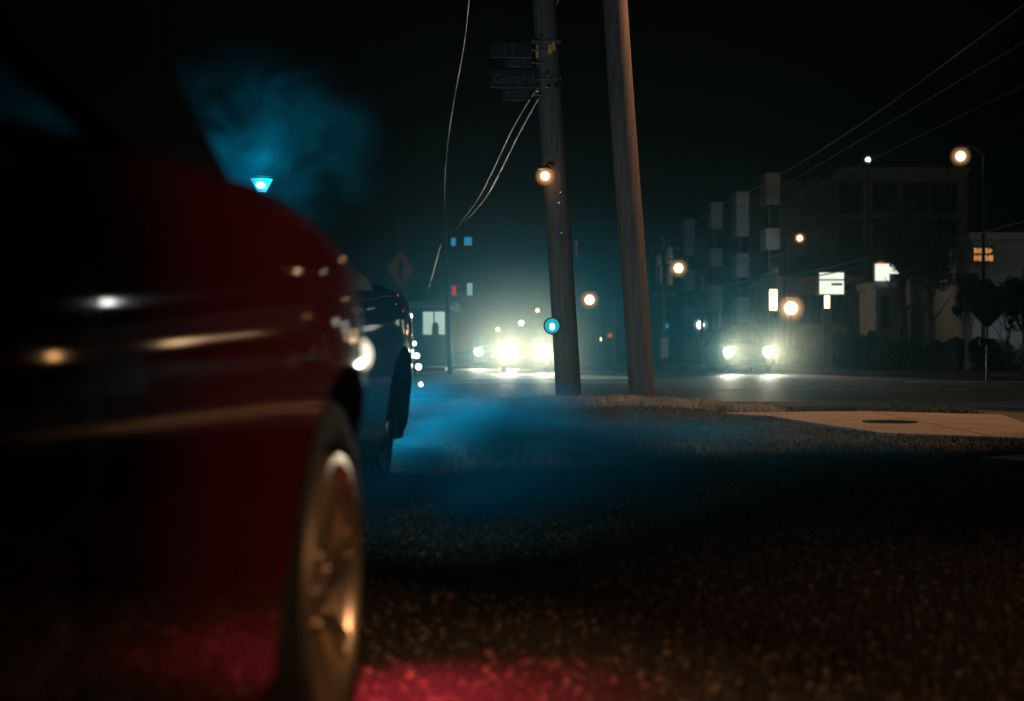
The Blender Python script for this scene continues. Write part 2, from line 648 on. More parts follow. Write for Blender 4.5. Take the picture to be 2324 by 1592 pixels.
# a few countable fallen leaves
leaf_lab = ['curled red leaf on the dark gravel right of the gold wheel', 'small fallen leaf at the far side of the gravel patch', 'dry leaf lying alone in the middle of the dark grass', 'pale brown leaf on the brown lit gravel', 'flat leaf just beyond the red glow on the ground']
for (px, py, sz), lab in zip([(1030, 1362, .020), (1490, 1275, .012), (1888, 1306, .014), (1840, 1420, .02), (1240, 1400, .014)], leaf_lab):
    Y = CAM_Z * FPX / (py - CY)
    p = W(px, py, Y)
    g = MB()
    a = random.uniform(0, 6)
    pts = []
    for k in range(12):
        t = 2 * PI * k / 12
        rr = sz * (1.5 if k % 2 == 0 else 1.0)
        pts.append((math.cos(t + a) * rr, math.sin(t + a) * rr * .65, 0.006 + 0.5 * sz * math.sin(t * 2)))
    g.add(pts + [(0, 0, 0.004)], [(k, (k + 1) % 12, 12) for k in range(12)])
    o = g.build('fallen_leaf', leaf_litter, loc=(p.x, p.y, 0.004))
    tag(o, lab, 'leaf', 'fallen leaves on the gravel')


# ------------------------------------------------------------------ cars
def interp(y, tab):
    return float(np.interp(y, [a for a, b in tab], [b for a, b in tab]))


def smooth_interp(y, tab):
    e = 0.06
    return (interp(y - e, tab) + 2 * interp(y, tab) + interp(y + e, tab)) / 4


def make_wheel(parent, x, y, side, r, rw, rimr, tyre_m, rim_m, spokes=7, steer=0.0):
    """wheel with its axis along x, outer face to side; parts tyre, rim"""
    hub = (0, 0, 0)
    t = MB()
    prof = []
    for k in range(24):
        a = 2 * PI * k / 24
        cx_, cr_ = math.cos(a), math.sin(a)
        ex = math.copysign(abs(cx_) ** 0.5, cx_) * rw / 2
        er = math.copysign(abs(cr_) ** 0.7, cr_) * (r - rimr) / 2 * 1.0
        prof.append(((r + rimr) / 2 + er, -rw / 2 + ex))
    t.lathe(prof, axis='X', n=56, closed=True)
    Mx = Matrix.Scale(side, 4, (1, 0, 0))
    for i, p in enumerate(t.v):
        t.v[i] = (p[0] * side, p[1], p[2])
    to = t.build('wheel', tyre_m, parent, smooth=50)
    to.location = (x, y, r)
    to.rotation_euler = (0, 0, steer)
    m = MB()
    # rim barrel and lip
    m.lathe([(rimr + .004, -rw * .9), (rimr + .004, -.006), (rimr + .002, .004), (rimr - .008, .006), (rimr - .018, -.004), (rimr - .022, -.02), (rimr - .03, -.14), (rimr - .03, -rw * .9)], axis='X', n=56)
    ns = spokes
    for k in range(ns):
        a = 2 * PI * k / ns + 0.2
        ca, sa = math.cos(a), math.sin(a)
        for da in (-0.11, 0.11):
            # each spoke: a tapered bar from hub to rim
            c1, s1 = math.cos(a + da * .5), math.sin(a + da * .5)
            c2, s2 = math.cos(a + da), math.sin(a + da)
            r1, r2 = rimr * 0.22, rimr - .012
            w1, w2 = .011, .013
            tn = (-sa, ca)
            pts = []
            for (rr, c_, s_, ww, xo, xi) in ((r1, c1, s1, w1, -.030, -.065), (r2, c2, s2, w2, -.006, -.034)):
                for sg in (-1, 1):
                    for xx in (xo, xi):
                        pts.append((xx, rr * c_ + tn[0] * ww * sg, rr * s_ + tn[1] * ww * sg))
            m.add(pts, [(0, 2, 3, 1), (4, 5, 7, 6), (0, 1, 5, 4), (2, 6, 7, 3), (0, 4, 6, 2), (1, 3, 7, 5)])
    m.lathe([(0, -.012), (.028, -.014), (.036, -.024), (rimr * .30, -.030), (rimr * .34, -.040), (rimr * .34, -.07), (0, -.07)], axis='X', n=32)
    for i, p in enumerate(m.v):
        m.v[i] = (p[0] * side, p[1], p[2])
    ro = m.build('rim', rim_m, to, smooth=40)
    for k in range(5 if spokes == 7 else 0):
        a = 2 * PI * k / 5 + .5
        b = MB()
        b.lathe([(0, -.018), (.008, -.018), (.010, -.024), (.010, -.034)], axis='X', c=(0, .055 * math.cos(a), .055 * math.sin(a)), n=10)
        b.v = [(p[0] * side, p[1], p[2]) for p in b.v]
        b.build('wheel_nut', rim_m, to, smooth=40)
    d = MB()
    d.lathe([(0, -.10), (rimr * .72, -.10), (rimr * .74, -.105), (rimr * .74, -.12), (0, -.12)], axis='X', n=36)
    for i, p in enumerate(d.v):
        d.v[i] = (p[0] * side, p[1], p[2])
    d.build('brake_disc', brake_dark, to, smooth=40)
    return to


def make_car(loc, rz, label, P):
    """car frame: origin on the ground under the front axle's middle, +y forward, +x the car's right"""
    root = thing(P.get('name', 'parked_car'), loc, label, 'car', rz, P.get('group'))
    hw, nose, tail, wb = P['hw'], P['nose'], P['tail'], P['wb']
    wr = P['wr']
    zb = P.get('zb', 0.17)
    paint = P['paint']

    def half(y):
        s = hw
        s += P.get('flare', .02) * (math.exp(-(y / .5) ** 2) + math.exp(-((y + wb) / .5) ** 2))
        if y > P.get('tp', .15):
            s -= P.get('tk', 1.1) * (y - P.get('tp', .15)) ** 2
        yb = -wb - .25
        if y < yb:
            s -= .35 * (y - yb) ** 2
        return s

    def prof(y):
        s = half(y)
        zs = smooth_interp(y, P['zs'])
        zh = zs + smooth_interp(y, P['crown'])
        b = zb + interp(y, [(tail, .16), (tail + .5, 0), (nose - .5, 0), (nose, .10)])
        b = min(b, zs - .3)
        k = (zs - b) / 0.78
        pts = [(0, b), (s - .16, b), (s - .06, b + .02), (s - .030, b + .10 * k), (s - .012, b + .25 * k), (s - .002, b + .40 * k), (s, b + .448 * k),
               (s + .0002, b + .472 * k), (s, b + .52 * k), (s - .007, b + .62 * k), (s - .017, zs - .105), (s - .027, zs - .075), (s - .042, zs - .051), (s - .066, zs - .032), (s - .15, zs),
               (s * .62, zs + (zh - zs) * .7), (s * .3, zh), (0, zh)]
        return pts

    ys = sorted(set(list(np.round(np.linspace(tail, nose, P.get('nst', 46)), 4)) + [nose - .02, nose - .05, tail + .02, tail + .05]))
    g = MB()
    n = None
    for y in ys:
        e = 1.0
        dn, dt = nose - y, y - tail
        sh = 0
        for dd in (dn, dt):
            if dd < .08:
                sh = max(sh, 1 - math.sqrt(max(0, 1 - (1 - dd / .08) ** 2)))
        p = prof(y)
        zc = .5 * (p[0][1] + p[-1][1])
        p = [(x * (1 - .10 * sh), zc + (z - zc) * (1 - .22 * sh)) for x, z in p]
        ring = [(x, y, z) for x, z in p] + [(-x, y, z) for x, z in reversed(p[1:-1])]
        n = len(ring)
        g.v += ring
    m = len(ys)
    for i in range(m - 1):
        for k in range(n):
            k2 = (k + 1) % n
            g.f.append((i * n + k, i * n + k2, (i + 1) * n + k2, (i + 1) * n + k))
            g.mi.append(0)
    g.f.append(tuple(reversed(range(n))))
    g.f.append(tuple((m - 1) * n + k for k in range(n)))
    g.mi += [0, 0]
    body = g.build('body', [paint, trim_black], root, smooth=40)
    # wheel wells
    cut = MB()
    for ya in (0, -wb):
        for sd_ in (-1, 1):
            cc = MB()
            cc.lathe([(0, -.20), (wr + P.get('gap', .03), -.20), (wr + P.get('gap', .03), .3), (0, .3)], axis='X', c=(0, 0, 0), n=48)
            cut.add([(p[0] * sd_ + sd_ * (hw - .06), p[1] + ya, p[2] + wr) for p in cc.v], cc.f)
    co = cut.build('cutter', trim_black, root)
    mod = body.modifiers.new('wells', 'BOOLEAN')
    mod.operation = 'DIFFERENCE'
    mod.object = co
    mod.solver = 'EXACT'
    try:
        mod.material_mode = 'TRANSFER'
    except Exception:
        pass
    dg = bpy.context.evaluated_depsgraph_get()
    me2 = bpy.data.meshes.new_from_object(body.evaluated_get(dg))
    body.modifiers.clear()
    body.data = me2
    me2.polygons.foreach_set('use_smooth', [True] * len(me2.polygons))
    me2.set_sharp_from_angle(angle=R(32))
    bpy.data.objects.remove(co)

    # wheels
    for ya in (0, -wb):
        for sd_ in (-1, 1):
            make_wheel(root, sd_ * (hw - P.get('inset', .0)), ya, sd_, wr, .20, P['rimr'], rubber, P['rim'], P.get('spokes', 7))

    # greenhouse
    ywb, ywt, yrt, yrb = P['ywb'], P['ywt'], P['yrt'], P['yrb']
    zr = P['roof']
    xb, xt = hw + P['xb'], hw + P['xt']
    zA = P['zA']
    zc = smooth_interp(yrb, P['zs'])
    roof = MB()
    nr = 10
    rows = []
    for i in range(nr + 1):
        t = i / nr
        y = ywt + (yrt - ywt) * t
        cr = .035 * math.sin(PI * t) ** .6
        row = [(sx * xt * fx, y, zr + cr * (0.4 + .6 * (1 - fx ** 2)) - (.03 if fx > .99 else 0)) for sx, fx in ((-1, 1), (-1, .93), (-1, .6), (1, 0), (1, .6), (1, .93), (1, 1))]
        rows.append(row)
    for r_ in rows:
        roof.v += r_
    for r_ in rows:
        roof.v += [(a, b_, c_ - .035) for a, b_, c_ in r_]
    N7 = 7
    off = len(rows) * 7
    for i in range(nr):
        for k in range(6):
            roof.f.append((i * 7 + k, i * 7 + k + 1, (i + 1) * 7 + k + 1, (i + 1) * 7 + k))
            roof.f.append((off + i * 7 + k, off + (i + 1) * 7 + k, off + (i + 1) * 7 + k + 1, off + i * 7 + k + 1))
        for k in (0, 6):
            roof.f.append((i * 7 + k, (i + 1) * 7 + k, off + (i + 1) * 7 + k, off + i * 7 + k))
    for i in (0, nr):
        for k in range(6):
            roof.f.append((i * 7 + k, i * 7 + k + 1, off + i * 7 + k + 1, off + i * 7 + k))
    roof.mi = [0] * len(roof.f)
    roof.build('roof', P.get('roofpaint', paint), root, smooth=40)

    def pane(name, quad, mat, div=6, bow=(0, 0, 0)):
        q = [Vector(p) for p in quad]
        g = MB()
        for i in range(div + 1):
            for j in range(div + 1):
                a, b_ = i / div, j / div
                p = q[0] * (1 - a) * (1 - b_) + q[1] * a * (1 - b_) + q[2] * a * b_ + q[3] * (1 - a) * b_
                p = p + Vector(bow) * (4 * a * (1 - a))
                g.v.append(tuple(p))
        for i in range(div):
            for j in range(div):
                k = i * (div + 1) + j
                g.f.append((k, k + div + 1, k + div + 2, k + 1))
                g.mi.append(0)
        o_ = g.build(name, mat, root, smooth=60)
        so = o_.modifiers.new('thick', 'SOLIDIFY')
        so.thickness = .004
        return o_

    pane('windshield', [(-xb + .02, ywb, zA), (xb - .02, ywb, zA), (xt - .03, ywt + .02, zr - .02), (-xt + .03, ywt + .02, zr - .02)], car_glass, bow=(0, .10, 0))
    pane('rear_window', [(-xb + .05, yrb, zc + .01), (xb - .05, yrb, zc + .01), (xt - .03, yrt - .02, zr - .02), (-xt + .03, yrt - .02, zr - .02)], car_glass, bow=(0, -.06, 0))
    # pillars: A along the windscreen edge, B, C; sail panel ahead of the door glass
    ybp = (ywt + yrt) / 2 - .05
    for sd_ in (-1, 1):
        def X(z):
            return sd_ * (xb + (xt - xb) * (z - zA) / (zr - zA))
        pl = MB()
        tipu, tipz = P['tip']
        poly = [(X(zA - .03), ywb + .02, zA - .03), (X(zA + .01), ywb - .02, zA + .012), (X(zr - .01), ywt + .02, zr - .01), (X(zr - .05), ywt - .10, zr - .05)]
        for (u_, z_) in reversed(P['sail']):
            poly.append((X(z_), u_, z_))
        poly.append((X(tipz - .03), tipu + .02, tipz - .035))
        pl.prism(poly, (-sd_ * .035, 0, 0))
        pl.build('a_pillar', P.get('pillar', trim_black), root)
        gl = MB()
        low = [(tipu, tipz - .02)] + [(u_, z_) for u_, z_ in P['sail']] + [(ywt - .12, zr - .05), (ybp + .04, zr - .05), (ybp + .04, P['belt'] - .02)]
        gl.prism([(X(z_) - sd_ * .014, u_, z_) for u_, z_ in low], (-sd_ * .004, 0, 0))
        gl.build('door_window', car_glass, root)
        pl = MB()
        pl.prism([(X(z_), y_, z_) for y_, z_ in ((ybp + .05, P['belt'] - .03), (ybp + .05, zr - .03), (ybp - .05, zr - .03), (ybp - .05, P['belt'] - .03))], (-sd_ * .04, 0, 0))
        pl.build('b_pillar', trim_black, root)
        gl = MB()
        gl.prism([(X(z_) - sd_ * .014, y_, z_) for y_, z_ in ((ybp - .05, P['belt'] - .02), (ybp - .05, zr - .05), (yrt + .12, zr - .05), (yrb + .32, zc + .01))], (-sd_ * .004, 0, 0))
        gl.build('quarter_window', car_glass, root)
        pl = MB()
        pl.prism([(X(z_), y_, z_) for y_, z_ in ((yrb + .34, zc - .02), (yrt + .14, zr - .03), (yrt - .02, zr - .02), (yrb - .02, zc - .02))], (-sd_ * .05, 0, 0))
        pl.build('c_pillar', P.get('roofpaint', paint), root)
        pl = MB()
        pl.tube([(X(zr - .03), ywt, zr - .035), (X(zr - .03), yrt, zr - .035)], .02, 8)
        pl.build('roof_rail', trim_black, root, smooth=60)
        # door panel standing 3 mm proud of the body side
        d = MB()
        yy = np.linspace(P['door'][1], P['door'][0], 14)
        idx = range(3, 12)
        for y in yy:
            p = prof(float(y))
            for k in idx:
                d.v.append((sd_ * (p[k][0] + .004), float(y), p[k][1]))
        for y in yy:
            p = prof(float(y))
            for k in idx:
                d.v.append((sd_ * (p[k][0] - .004), float(y), p[k][1]))
        L = len(list(idx))
        of = len(yy) * L
        for i in range(len(yy) - 1):
            for k in range(L - 1):
                d.f.append((i * L + k, i * L + k + 1, (i + 1) * L + k + 1, (i + 1) * L + k))
                d.f.append((of + i * L + k, of + (i + 1) * L + k, of + (i + 1) * L + k + 1, of + i * L + k + 1))
            for k in (0, L - 1):
                d.f.append((i * L + k, (i + 1) * L + k, of + (i + 1) * L + k, of + i * L + k))
        for i in (0, len(yy) - 1):
            for k in range(L - 1):
                d.f.append((i * L + k, i * L + k + 1, of + i * L + k + 1, of + i * L + k))
        d.mi = [0] * len(d.f)
        do = d.build('door', paint, root, smooth=40)
        h = MB()
        yh = P['door'][1] + .16
        p = prof(yh)
        h.tube([(sd_ * (p[9][0] + .006), yh - .09, p[9][1] + .03), (sd_ * (p[9][0] + .035), yh - .06, p[9][1] + .03), (sd_ * (p[9][0] + .035), yh + .06, p[9][1] + .03), (sd_ * (p[9][0] + .006), yh + .09, p[9][1] + .03)], .010, 8)
        h.build('handle', trim_black, do, smooth=50)
        for yv in P['door']:
            p = prof(yv)
            sl = MB()
            sl.tube([(sd_ * (p[k][0] + .001), yv + (.005 if yv > P['door'][1] + .1 else -.005), p[k][1]) for k in idx], .005, 6)
            sl.build('door_seal', trim_black, do, smooth=60)
        # seat with headrest
        s_ = MB()
        s_.box((sd_ * .37, ywt - .52, P['belt'] - .16), (.48, .16, .5))
        s_.box((sd_ * .37, ywt - .54, P['belt'] + .16), (.24, .09, .15))
        s_.build('seat', trim_black, root)
    # dash top
    g = MB()
    g.box((0, ywb - .28, P['belt'] - .02), (2 * hw - .35, .42, .06))
    g.build('dashboard', trim_black, root)

    # nose: grille, bumper, headlights, plate
    s_n = half(nose - .05)
    zs_n = smooth_interp(nose - .1, P['zs'])
    gr = MB()
    gw = s_n * 1.0
    gr.box((0, nose + .002, .40), (gw, .03, .16))
    for k in range(5):
        gr.box((0, nose + .018, .345 + k * .028), (gw * .96, .012, .010))
    gr.build('grille', trim_black, root)
    pt = MB()
    pt.box((0, nose + .028, .53), (.30, .008, .15))
    pt.build('number_plate', wall_grey, root)
    bp = MB()
    bp.tube([(-s_n * .95, nose - .12, .27), (-s_n * .7, nose + .01, .27), (0, nose + .03, .27), (s_n * .7, nose + .01, .27), (s_n * .95, nose - .12, .27)], .04, 10)
    bp.build('bumper', paint, root, smooth=50)
    hlx, hly, hlz = P['hl']
    for sd_ in (-1, 1):
        hl = MB()
        hl.lathe([(0, -.05), (.085, -.05), (.10, .0), (.095, .012), (.088, .0), (.0, -.02)], axis='Y', c=(sd_ * hlx, hly, hlz), n=24)
        ho = hl.build('headlight', chrome if not P.get('lit') else chrome, root, smooth=40)
        bl = MB()
        bl.ball((sd_ * hlx, hly + .015, hlz), P.get('hlr', .06), 16, sq=(1, .45, 1))
        bl.build('bulb', em_head if P.get('lit') else pane_dark, ho, smooth=80)
        if P.get('lit'):
            lo = (sd_ * hlx, hly + .16, hlz)
            lamp_light('headlight_beam', 'SPOT', P['lit'], (1.0, .92, .66), root, lo, .05, aim(lo, (sd_ * hlx, hly + 10, hlz + .35)), R(P.get('beam', 70)), .7)
    for sd_ in (-1, 1):
        tl = MB()
        tl.box((sd_ * (half(tail + .05) * .72), tail - .005, .72), (.34, .05, .11))
        tl.build('tail_light', MATS['red_lens'], root)
    return root, half, prof


principled('red_lens', (0.25, 0.01, 0.01), 0.15)

# --- the red car in the foreground
W0 = Vector((-0.28, 2.25, 0))
PHI = R(-3.6)
dvec = Vector((-math.sin(PHI), math.cos(PHI), 0))
nvec = Vector((math.cos(PHI), math.sin(PHI), 0))
HW = 0.90
red_P = dict(name='red_car', hw=HW, nose=.86, tail=-3.45, wb=2.62, wr=.32, rimr=.213, paint=red_paint, rim=gold_rim, flare=.024, tk=1.1, tp=.12, gap=.040,
             zs=[(-3.45, .80), (-3.3, .93), (-2.6, .93), (-1.4, .912), (-.9, .925), (-.6, .943), (-.45, .953), (-.28, .952), (-.12, .946), (0, .940), (.3, .905), (.6, .80), (.8, .69), (.86, .62)],
             crown=[(-3.45, .01), (-2.6, .02), (-1.2, .0), (-.5, .0), (-.25, .01), (.3, .02), (.86, .02)],
             ywb=-.22, ywt=-.78, yrt=-1.95, yrb=-2.75, roof=1.40, xb=-.114, xt=-.256, zA=.955, belt=.90, tip=(-.64, .950),
             sail=[(-.93, .985), (-1.05, 1.10), (-1.12, 1.25)], door=(-1.09, -2.02), hl=(.46, .80, .58), nst=90, spokes=7)
red_loc = W0 - nvec * HW
red_car, red_half, red_prof = make_car(red_loc, PHI, 'glossy dark red car with gold alloy wheels parked beside the camera', red_P)

# parts particular to the red car: water drops on the window, antenna, cowl wiper, lit side lamp, added red fill lamp
g = MB()
for i in range(90):
    u_ = random.uniform(-1.5, -.8)
    zlo, zhi = .945, interp(-u_, [(.74, .945), (.93, .985), (1.05, 1.10), (1.5, 1.22)]) + .0
    if zhi - zlo < .004:
        continue
    z_ = random.uniform(zlo, zhi)
    xx = HW - .114 + (-.256 + .114) * (z_ - .955) / .445 - .012
    g.ball((xx, u_, z_), random.uniform(.0015, .0042), 8, sq=(.5, 1, 1))
tag(g.build('water_drops', drop_mat, red_car, smooth=80), kind='stuff')
g = MB()
ax = W(357, 160, 1.88)
la = Vector((ax.x, ax.y, 0)) - red_loc
lx, ly = la.dot(nvec), la.dot(dvec)
g.tube([(lx, ly, 1.07), (lx, ly - .004, 1.95)], [.0028, .0016], 8)
g.lathe([(0, 1.07), (.008, 1.07), (.006, 1.05), (.006, 1.03), (0, 1.03)], c=(lx, ly, 0), n=10)
g.build('antenna', chrome, red_car, smooth=60)


def to_red(px, py, Y):
    p = W(px, py, Y)
    q = Vector((p.x, p.y, 0)) - red_loc
    return (q.dot(nvec), q.dot(dvec), p.z)


sl = to_red(803, 806, 2.62)
g = MB()
g.ball(sl, .034, 16, sq=(1, 1.2, 1))
lens = g.build('corner_lamp', em_corner, red_car, smooth=80)
g = MB()
g.tube([(sl[0] - .03, sl[1], sl[2]), (sl[0] - .12, sl[1] - .02, sl[2])], [.036, .03], 14)
g.build('corner_lamp_housing', trim_black, red_car, smooth=60)
lo = (sl[0] + .02, sl[1] + .06, sl[2])  # cyan fill spot, added to brighten the slate car and the smoke
lamp_light('slate_car_fill', 'SPOT', 110, (.60, .95, 1.0), red_car, lo, .03, aim(lo, (sl[0] - .12, sl[1] + 3.2, sl[2] + .1)), R(46), 1.0)
mz = (HW - .11, .55, .44)  # red box and spot added to make the red ground glow
g = MB()
g.box((mz[0], mz[1], mz[2]), (.03, .09, .03), rz=R(20))
g.build('red_fill_box', em_red_fill, red_car)
lo = (mz[0] + .06, mz[1], mz[2])
lamp_light('red_fill_spot', 'SPOT', 32, (1.0, .035, .10), red_car, lo, .03, aim(lo, (mz[0] + .20, mz[1] + .06, 0)), R(86), 1.0)

# --- the slate car parked ahead of it
blue_P = dict(name='parked_car', hw=.86, nose=.72, tail=-3.1, wb=2.45, wr=.34, rimr=.22, paint=blue_paint, rim=grey_rim, flare=.015, tk=.35, tp=.2, gap=.045, inset=.09, zb=.2,
              zs=[(-3.1, .80), (-2.9, .93), (-2.2, .95), (-1.2, .96), (-.4, 1.00), (0, 1.03), (.4, 1.02), (.62, .97), (.72, .88)],
              crown=[(-3.1, .01), (-1.0, .0), (-.4, .02), (.3, .03), (.72, .01)],
              ywb=-.55, ywt=-1.95, yrt=-2.35, yrb=-2.95, roof=1.235, xb=-.05, xt=-.11, zA=1.0, belt=.97, tip=(-1.15, .985), roofpaint=trim_black,
              sail=[(-1.4, 1.05), (-1.7, 1.12), (-1.95, 1.17)], door=(-1.0, -2.0), hl=(.58, .69, .70), nst=60, pillar=chrome)
ph2 = R(-5)
d2 = Vector((-math.sin(ph2), math.cos(ph2), 0))
n2 = Vector((math.cos(ph2), math.sin(ph2), 0))
b0 = W(912, 850, 6.95)
b0.z = 0
car2_loc = b0 - n2 * .86
car2, h2, p2 = make_car(car2_loc, ph2, 'low slate blue car in drifting smoke ahead of the red car', blue_P)
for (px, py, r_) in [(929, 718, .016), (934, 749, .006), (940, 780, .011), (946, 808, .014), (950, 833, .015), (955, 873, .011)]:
    # glowing beads imitating headlight reflections on the slate car's front corner
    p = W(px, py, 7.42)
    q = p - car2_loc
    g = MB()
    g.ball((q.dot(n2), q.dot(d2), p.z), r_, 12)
    g.build('corner_glint', em_glint, car2, smooth=80)

for sd_ in (-1, 1):
    lo = (sd_ * .58, .80, .70)
    lamp_light('headlight_beam', 'SPOT', 280, (.72, .92, 1.0), car2, lo, .06, aim(lo, (sd_ * .58 + .9, 10, -.6)), R(110), 1.0)

# --- approaching cars
far_P = dict(name='approaching_car', hw=.88, nose=.85, tail=-3.4, wb=2.65, wr=.32, rimr=.2, paint=dark_paint, rim=grey_rim, flare=.015, tk=.6, tp=.2,
             zs=[(-3.4, .85), (-3.2, .98), (-1.2, 1.0), (-.3, 1.0), (.3, .95), (.7, .85), (.85, .75)],
             crown=[(-3.4, .01), (-.5, .02), (.3, .04), (.85, .01)],
             ywb=-.45, ywt=-1.15, yrt=-2.5, yrb=-3.1, roof=1.55, xb=-.10, xt=-.25, zA=1.0, belt=.98, tip=(-.75, 1.0),
             sail=[(-.9, 1.1), (-1.1, 1.25), (-1.25, 1.40)], door=(-.6, -1.6), hl=(.66, .80, .70), nst=36, lit=1150, hlr=.16, beam=42, spokes=5, group='approaching cars with lit headlights')
YA = 50.0
c0 = W(1193, 796, YA)
carA, _, _ = make_car((c0.x, YA + .8, -.055), R(180), 'approaching car with both headlights glaring left of the utility poles', far_P)
carB = copy_tree(carA)
YB = 47.5
c1 = W(1697, 794, YB)
carB.location = (c1.x, YB + .8, -.055)
carB.rotation_euler = (0, 0, R(181))
carB['label'] = 'dark car with two round headlights on the right of the utility poles'
# a third car right behind the first, only its lamps show
carC = copy_tree(carA)
c2 = W(1136, 800, 62)
carC.location = (c2.x - .3, 62.8, -.055)
carC['label'] = 'second oncoming car close behind the glaring one'
for c, kf in ((carA, 2.9), (carB, 1.25), (carC, 2.2)):
    for ch in kids(c):
        if ch.type == 'LIGHT':
            ch.data = ch.data.copy()
            ch.data.energy *= kf

# ------------------------------------------------------------------ utility poles
def utility_pole(bx, tx, Y, zt, ztop, rb, rt, label):
    """bx,tx: X at ground and at height zt; pole continues to ztop"""
    k = (tx - bx) / zt
    root = thing('utility_pole', (bx, Y, -.1), label, 'utility pole', 0, 'wooden utility poles on the grass crest')
    g = MB()
    pts, rs = [], []
    for i in range(13):
        t = i / 12
        z = t * (ztop + .1)
        pts.append((k * z + .006 * math.sin(t * 11), .004 * math.cos(t * 9), z))
        rs.append(rb + (rt - rb) * t)
    g.tube(pts, rs, 20)
    g.build('pole', pole_wood, root, smooth=60)
    return root, k


pole1, k1 = utility_pole(.710, .435, 17.5, 4.5, 9.5, .160, .125, 'wooden utility pole carrying the street name signs')
pole2, k2 = utility_pole(1.60, 1.265, 17.35, 5.0, 9.5, .160, .140, 'bare wooden utility pole leaning over the grass, right of the signed one')


def on_pole(pole, k, py, Y, off=0):
    z = CAM_Z - (py - CY) / FPX * Y
    return (k * (z + .1) + off, z + .1)


# staples, bolts and tags on pole 1
for (py, off, col, s_) in [(322, .01, em_orange, .010), (436, .05, None, .014), (460, .03, None, .012), (528, .03, None, .012)]:
    x, z = on_pole(pole1, k1, py, 17.35, off)
    g = MB()
    g.lathe([(0, -.012), (s_ * .8, -.010), (s_, 0), (s_ * .6, .012)], axis='Y', c=(x, -.158, z), n=12)
    g.build('bolt', chrome, pole1, smooth=50)
x, z = on_pole(pole1, k1, 565, 17.4, .20)
g = MB()
g.box((x + .005, -.05, z), (.03, .05, .20))
g.build('meter_box', metal_grey, pole1)
g = MB()
for py in (170, 198):
    x, z = on_pole(pole1, k1, py, 17.3)
    g.tube([(x + .14 * math.cos(a), .14 * math.sin(a), z) for a in np.linspace(PI, 2 * PI, 12)], .012, 6)
g.build('band', metal_grey, pole1, smooth=60)
# small pedestrian signal on the left flank of pole 1
xw = W(1253, 740, 17.28)
x, z = xw.x - .71, xw.z + .1
g = MB()
g.lathe([(.105, .04), (.105, -.02), (.095, -.02), (.095, .02), (0, .03)], axis='Y', c=(x, -.2, z), n=20)
g.box((x + .03, -.13, z), (.10, .12, .05))
sg = g.build('pedestrian_signal', metal_dark, pole1, smooth=40)
g = MB()
g.ball((x, -.205, z), .088, 18, sq=(1, .3, 1))
g.build('lens', em_cyan, sg, smooth=80)
g = MB()
g.ball((x, -.235, z - .01), .030, 12, sq=(1, .5, 1.3))
g.build('bulb', em_white, sg, smooth=80)
# sign bracket and insulators
x, z = on_pole(pole1, k1, 183, 17.3)
g = MB()
g.box((x - .145, -.10, z), (.03, .03, .24))
g.tube([(x - .13, -.12, z + .08), (x - .13, -.16, z + .08)], .016, 10)
g.tube([(x - .13, -.12, z - .08), (x - .13, -.16, z - .08)], .016, 10)
g.build('bracket', metal_grey, pole1, smooth=50)
x, z = on_pole(pole1, k1, 100, 17.2)
for (px, py) in ((1238, 168), (1242, 198), (1256, 197), (1224, 86)):
    q = W(px, py, 17.24)
    g = MB()
    g.ball((q.x - .71, -.27, q.z + .1), .022, 12)
    g.tube([(q.x - .71, -.27, q.z + .1), (q.x - .71, -.12, q.z + .1)], .008, 6)
    g.build('bolt', chrome, pole1, smooth=60)
insulator_glint = principled('glint_ceramic', (0.85, 0.40, 0.15), .2)  # warm lamp glint put into the insulator colour
for (dx, dz, r_, h_) in [(-.125, -.02, .022, .13), (.03, .0, .035, .10), (.075, .03, .03, .08)]:
    g = MB()
    g.lathe([(0, -h_), (r_ * .8, -h_ * .95), (r_, -h_ * .5), (r_ * .55, -h_ * .2), (r_ * .8, .0), (r_ * .5, h_ * .3), (0, h_ * .35)], c=(x + dx, -.17, z + dz), n=14)
    g.build('insulator', insulator_glint, pole1, smooth=60)
g = MB()
g.tube([(x - .2, -.14, z + .06), (x + .16, -.14, z + .06)], .03, 8)
g.build('crossarm', pole_wood, pole1, smooth=50)


def name_sign(px0, px1, py0, py1, Y, txt, size, label, tdx=0):
    a = W(px0, py1, Y)
    b = W(px1, py0, Y)
    root = thing('street_sign', ((a.x + b.x) / 2, Y, a.z), label, 'street sign', 0, 'street name blades on the pole')
    wd, ht = b.x - a.x, b.z - a.z
    g = MB()
    g.box((0, 0, ht / 2), (wd, .006, ht))
    g.build('blade', sign_blue, root)
    text(txt, size, sign_text, root, (tdx, -.007, ht / 2), (R(90), 0, 0))
    g = MB()
    g.tube([(wd / 2, .012, ht * .5), (wd / 2 + .16, .012, ht * .5)], .012, 8)
    g.build('bracket', metal_grey, root, smooth=50)
    return root


name_sign(1112, 1206, 97, 131, 17.3, '17', .19, 'dark street blade reading 17, topmost on the pole', -.02)
name_sign(1146, 1206, 134, 152, 17.3, '2600', .10, 'small block number plate under the 17 blade')
name_sign(1112, 1222, 160, 200, 17.3, 'Girard', .19, 'dark street blade reading Girard')
name_sign(1140, 1206, 204, 228, 17.3, '1700', .14, 'small block number plate reading 1700 under Girard')

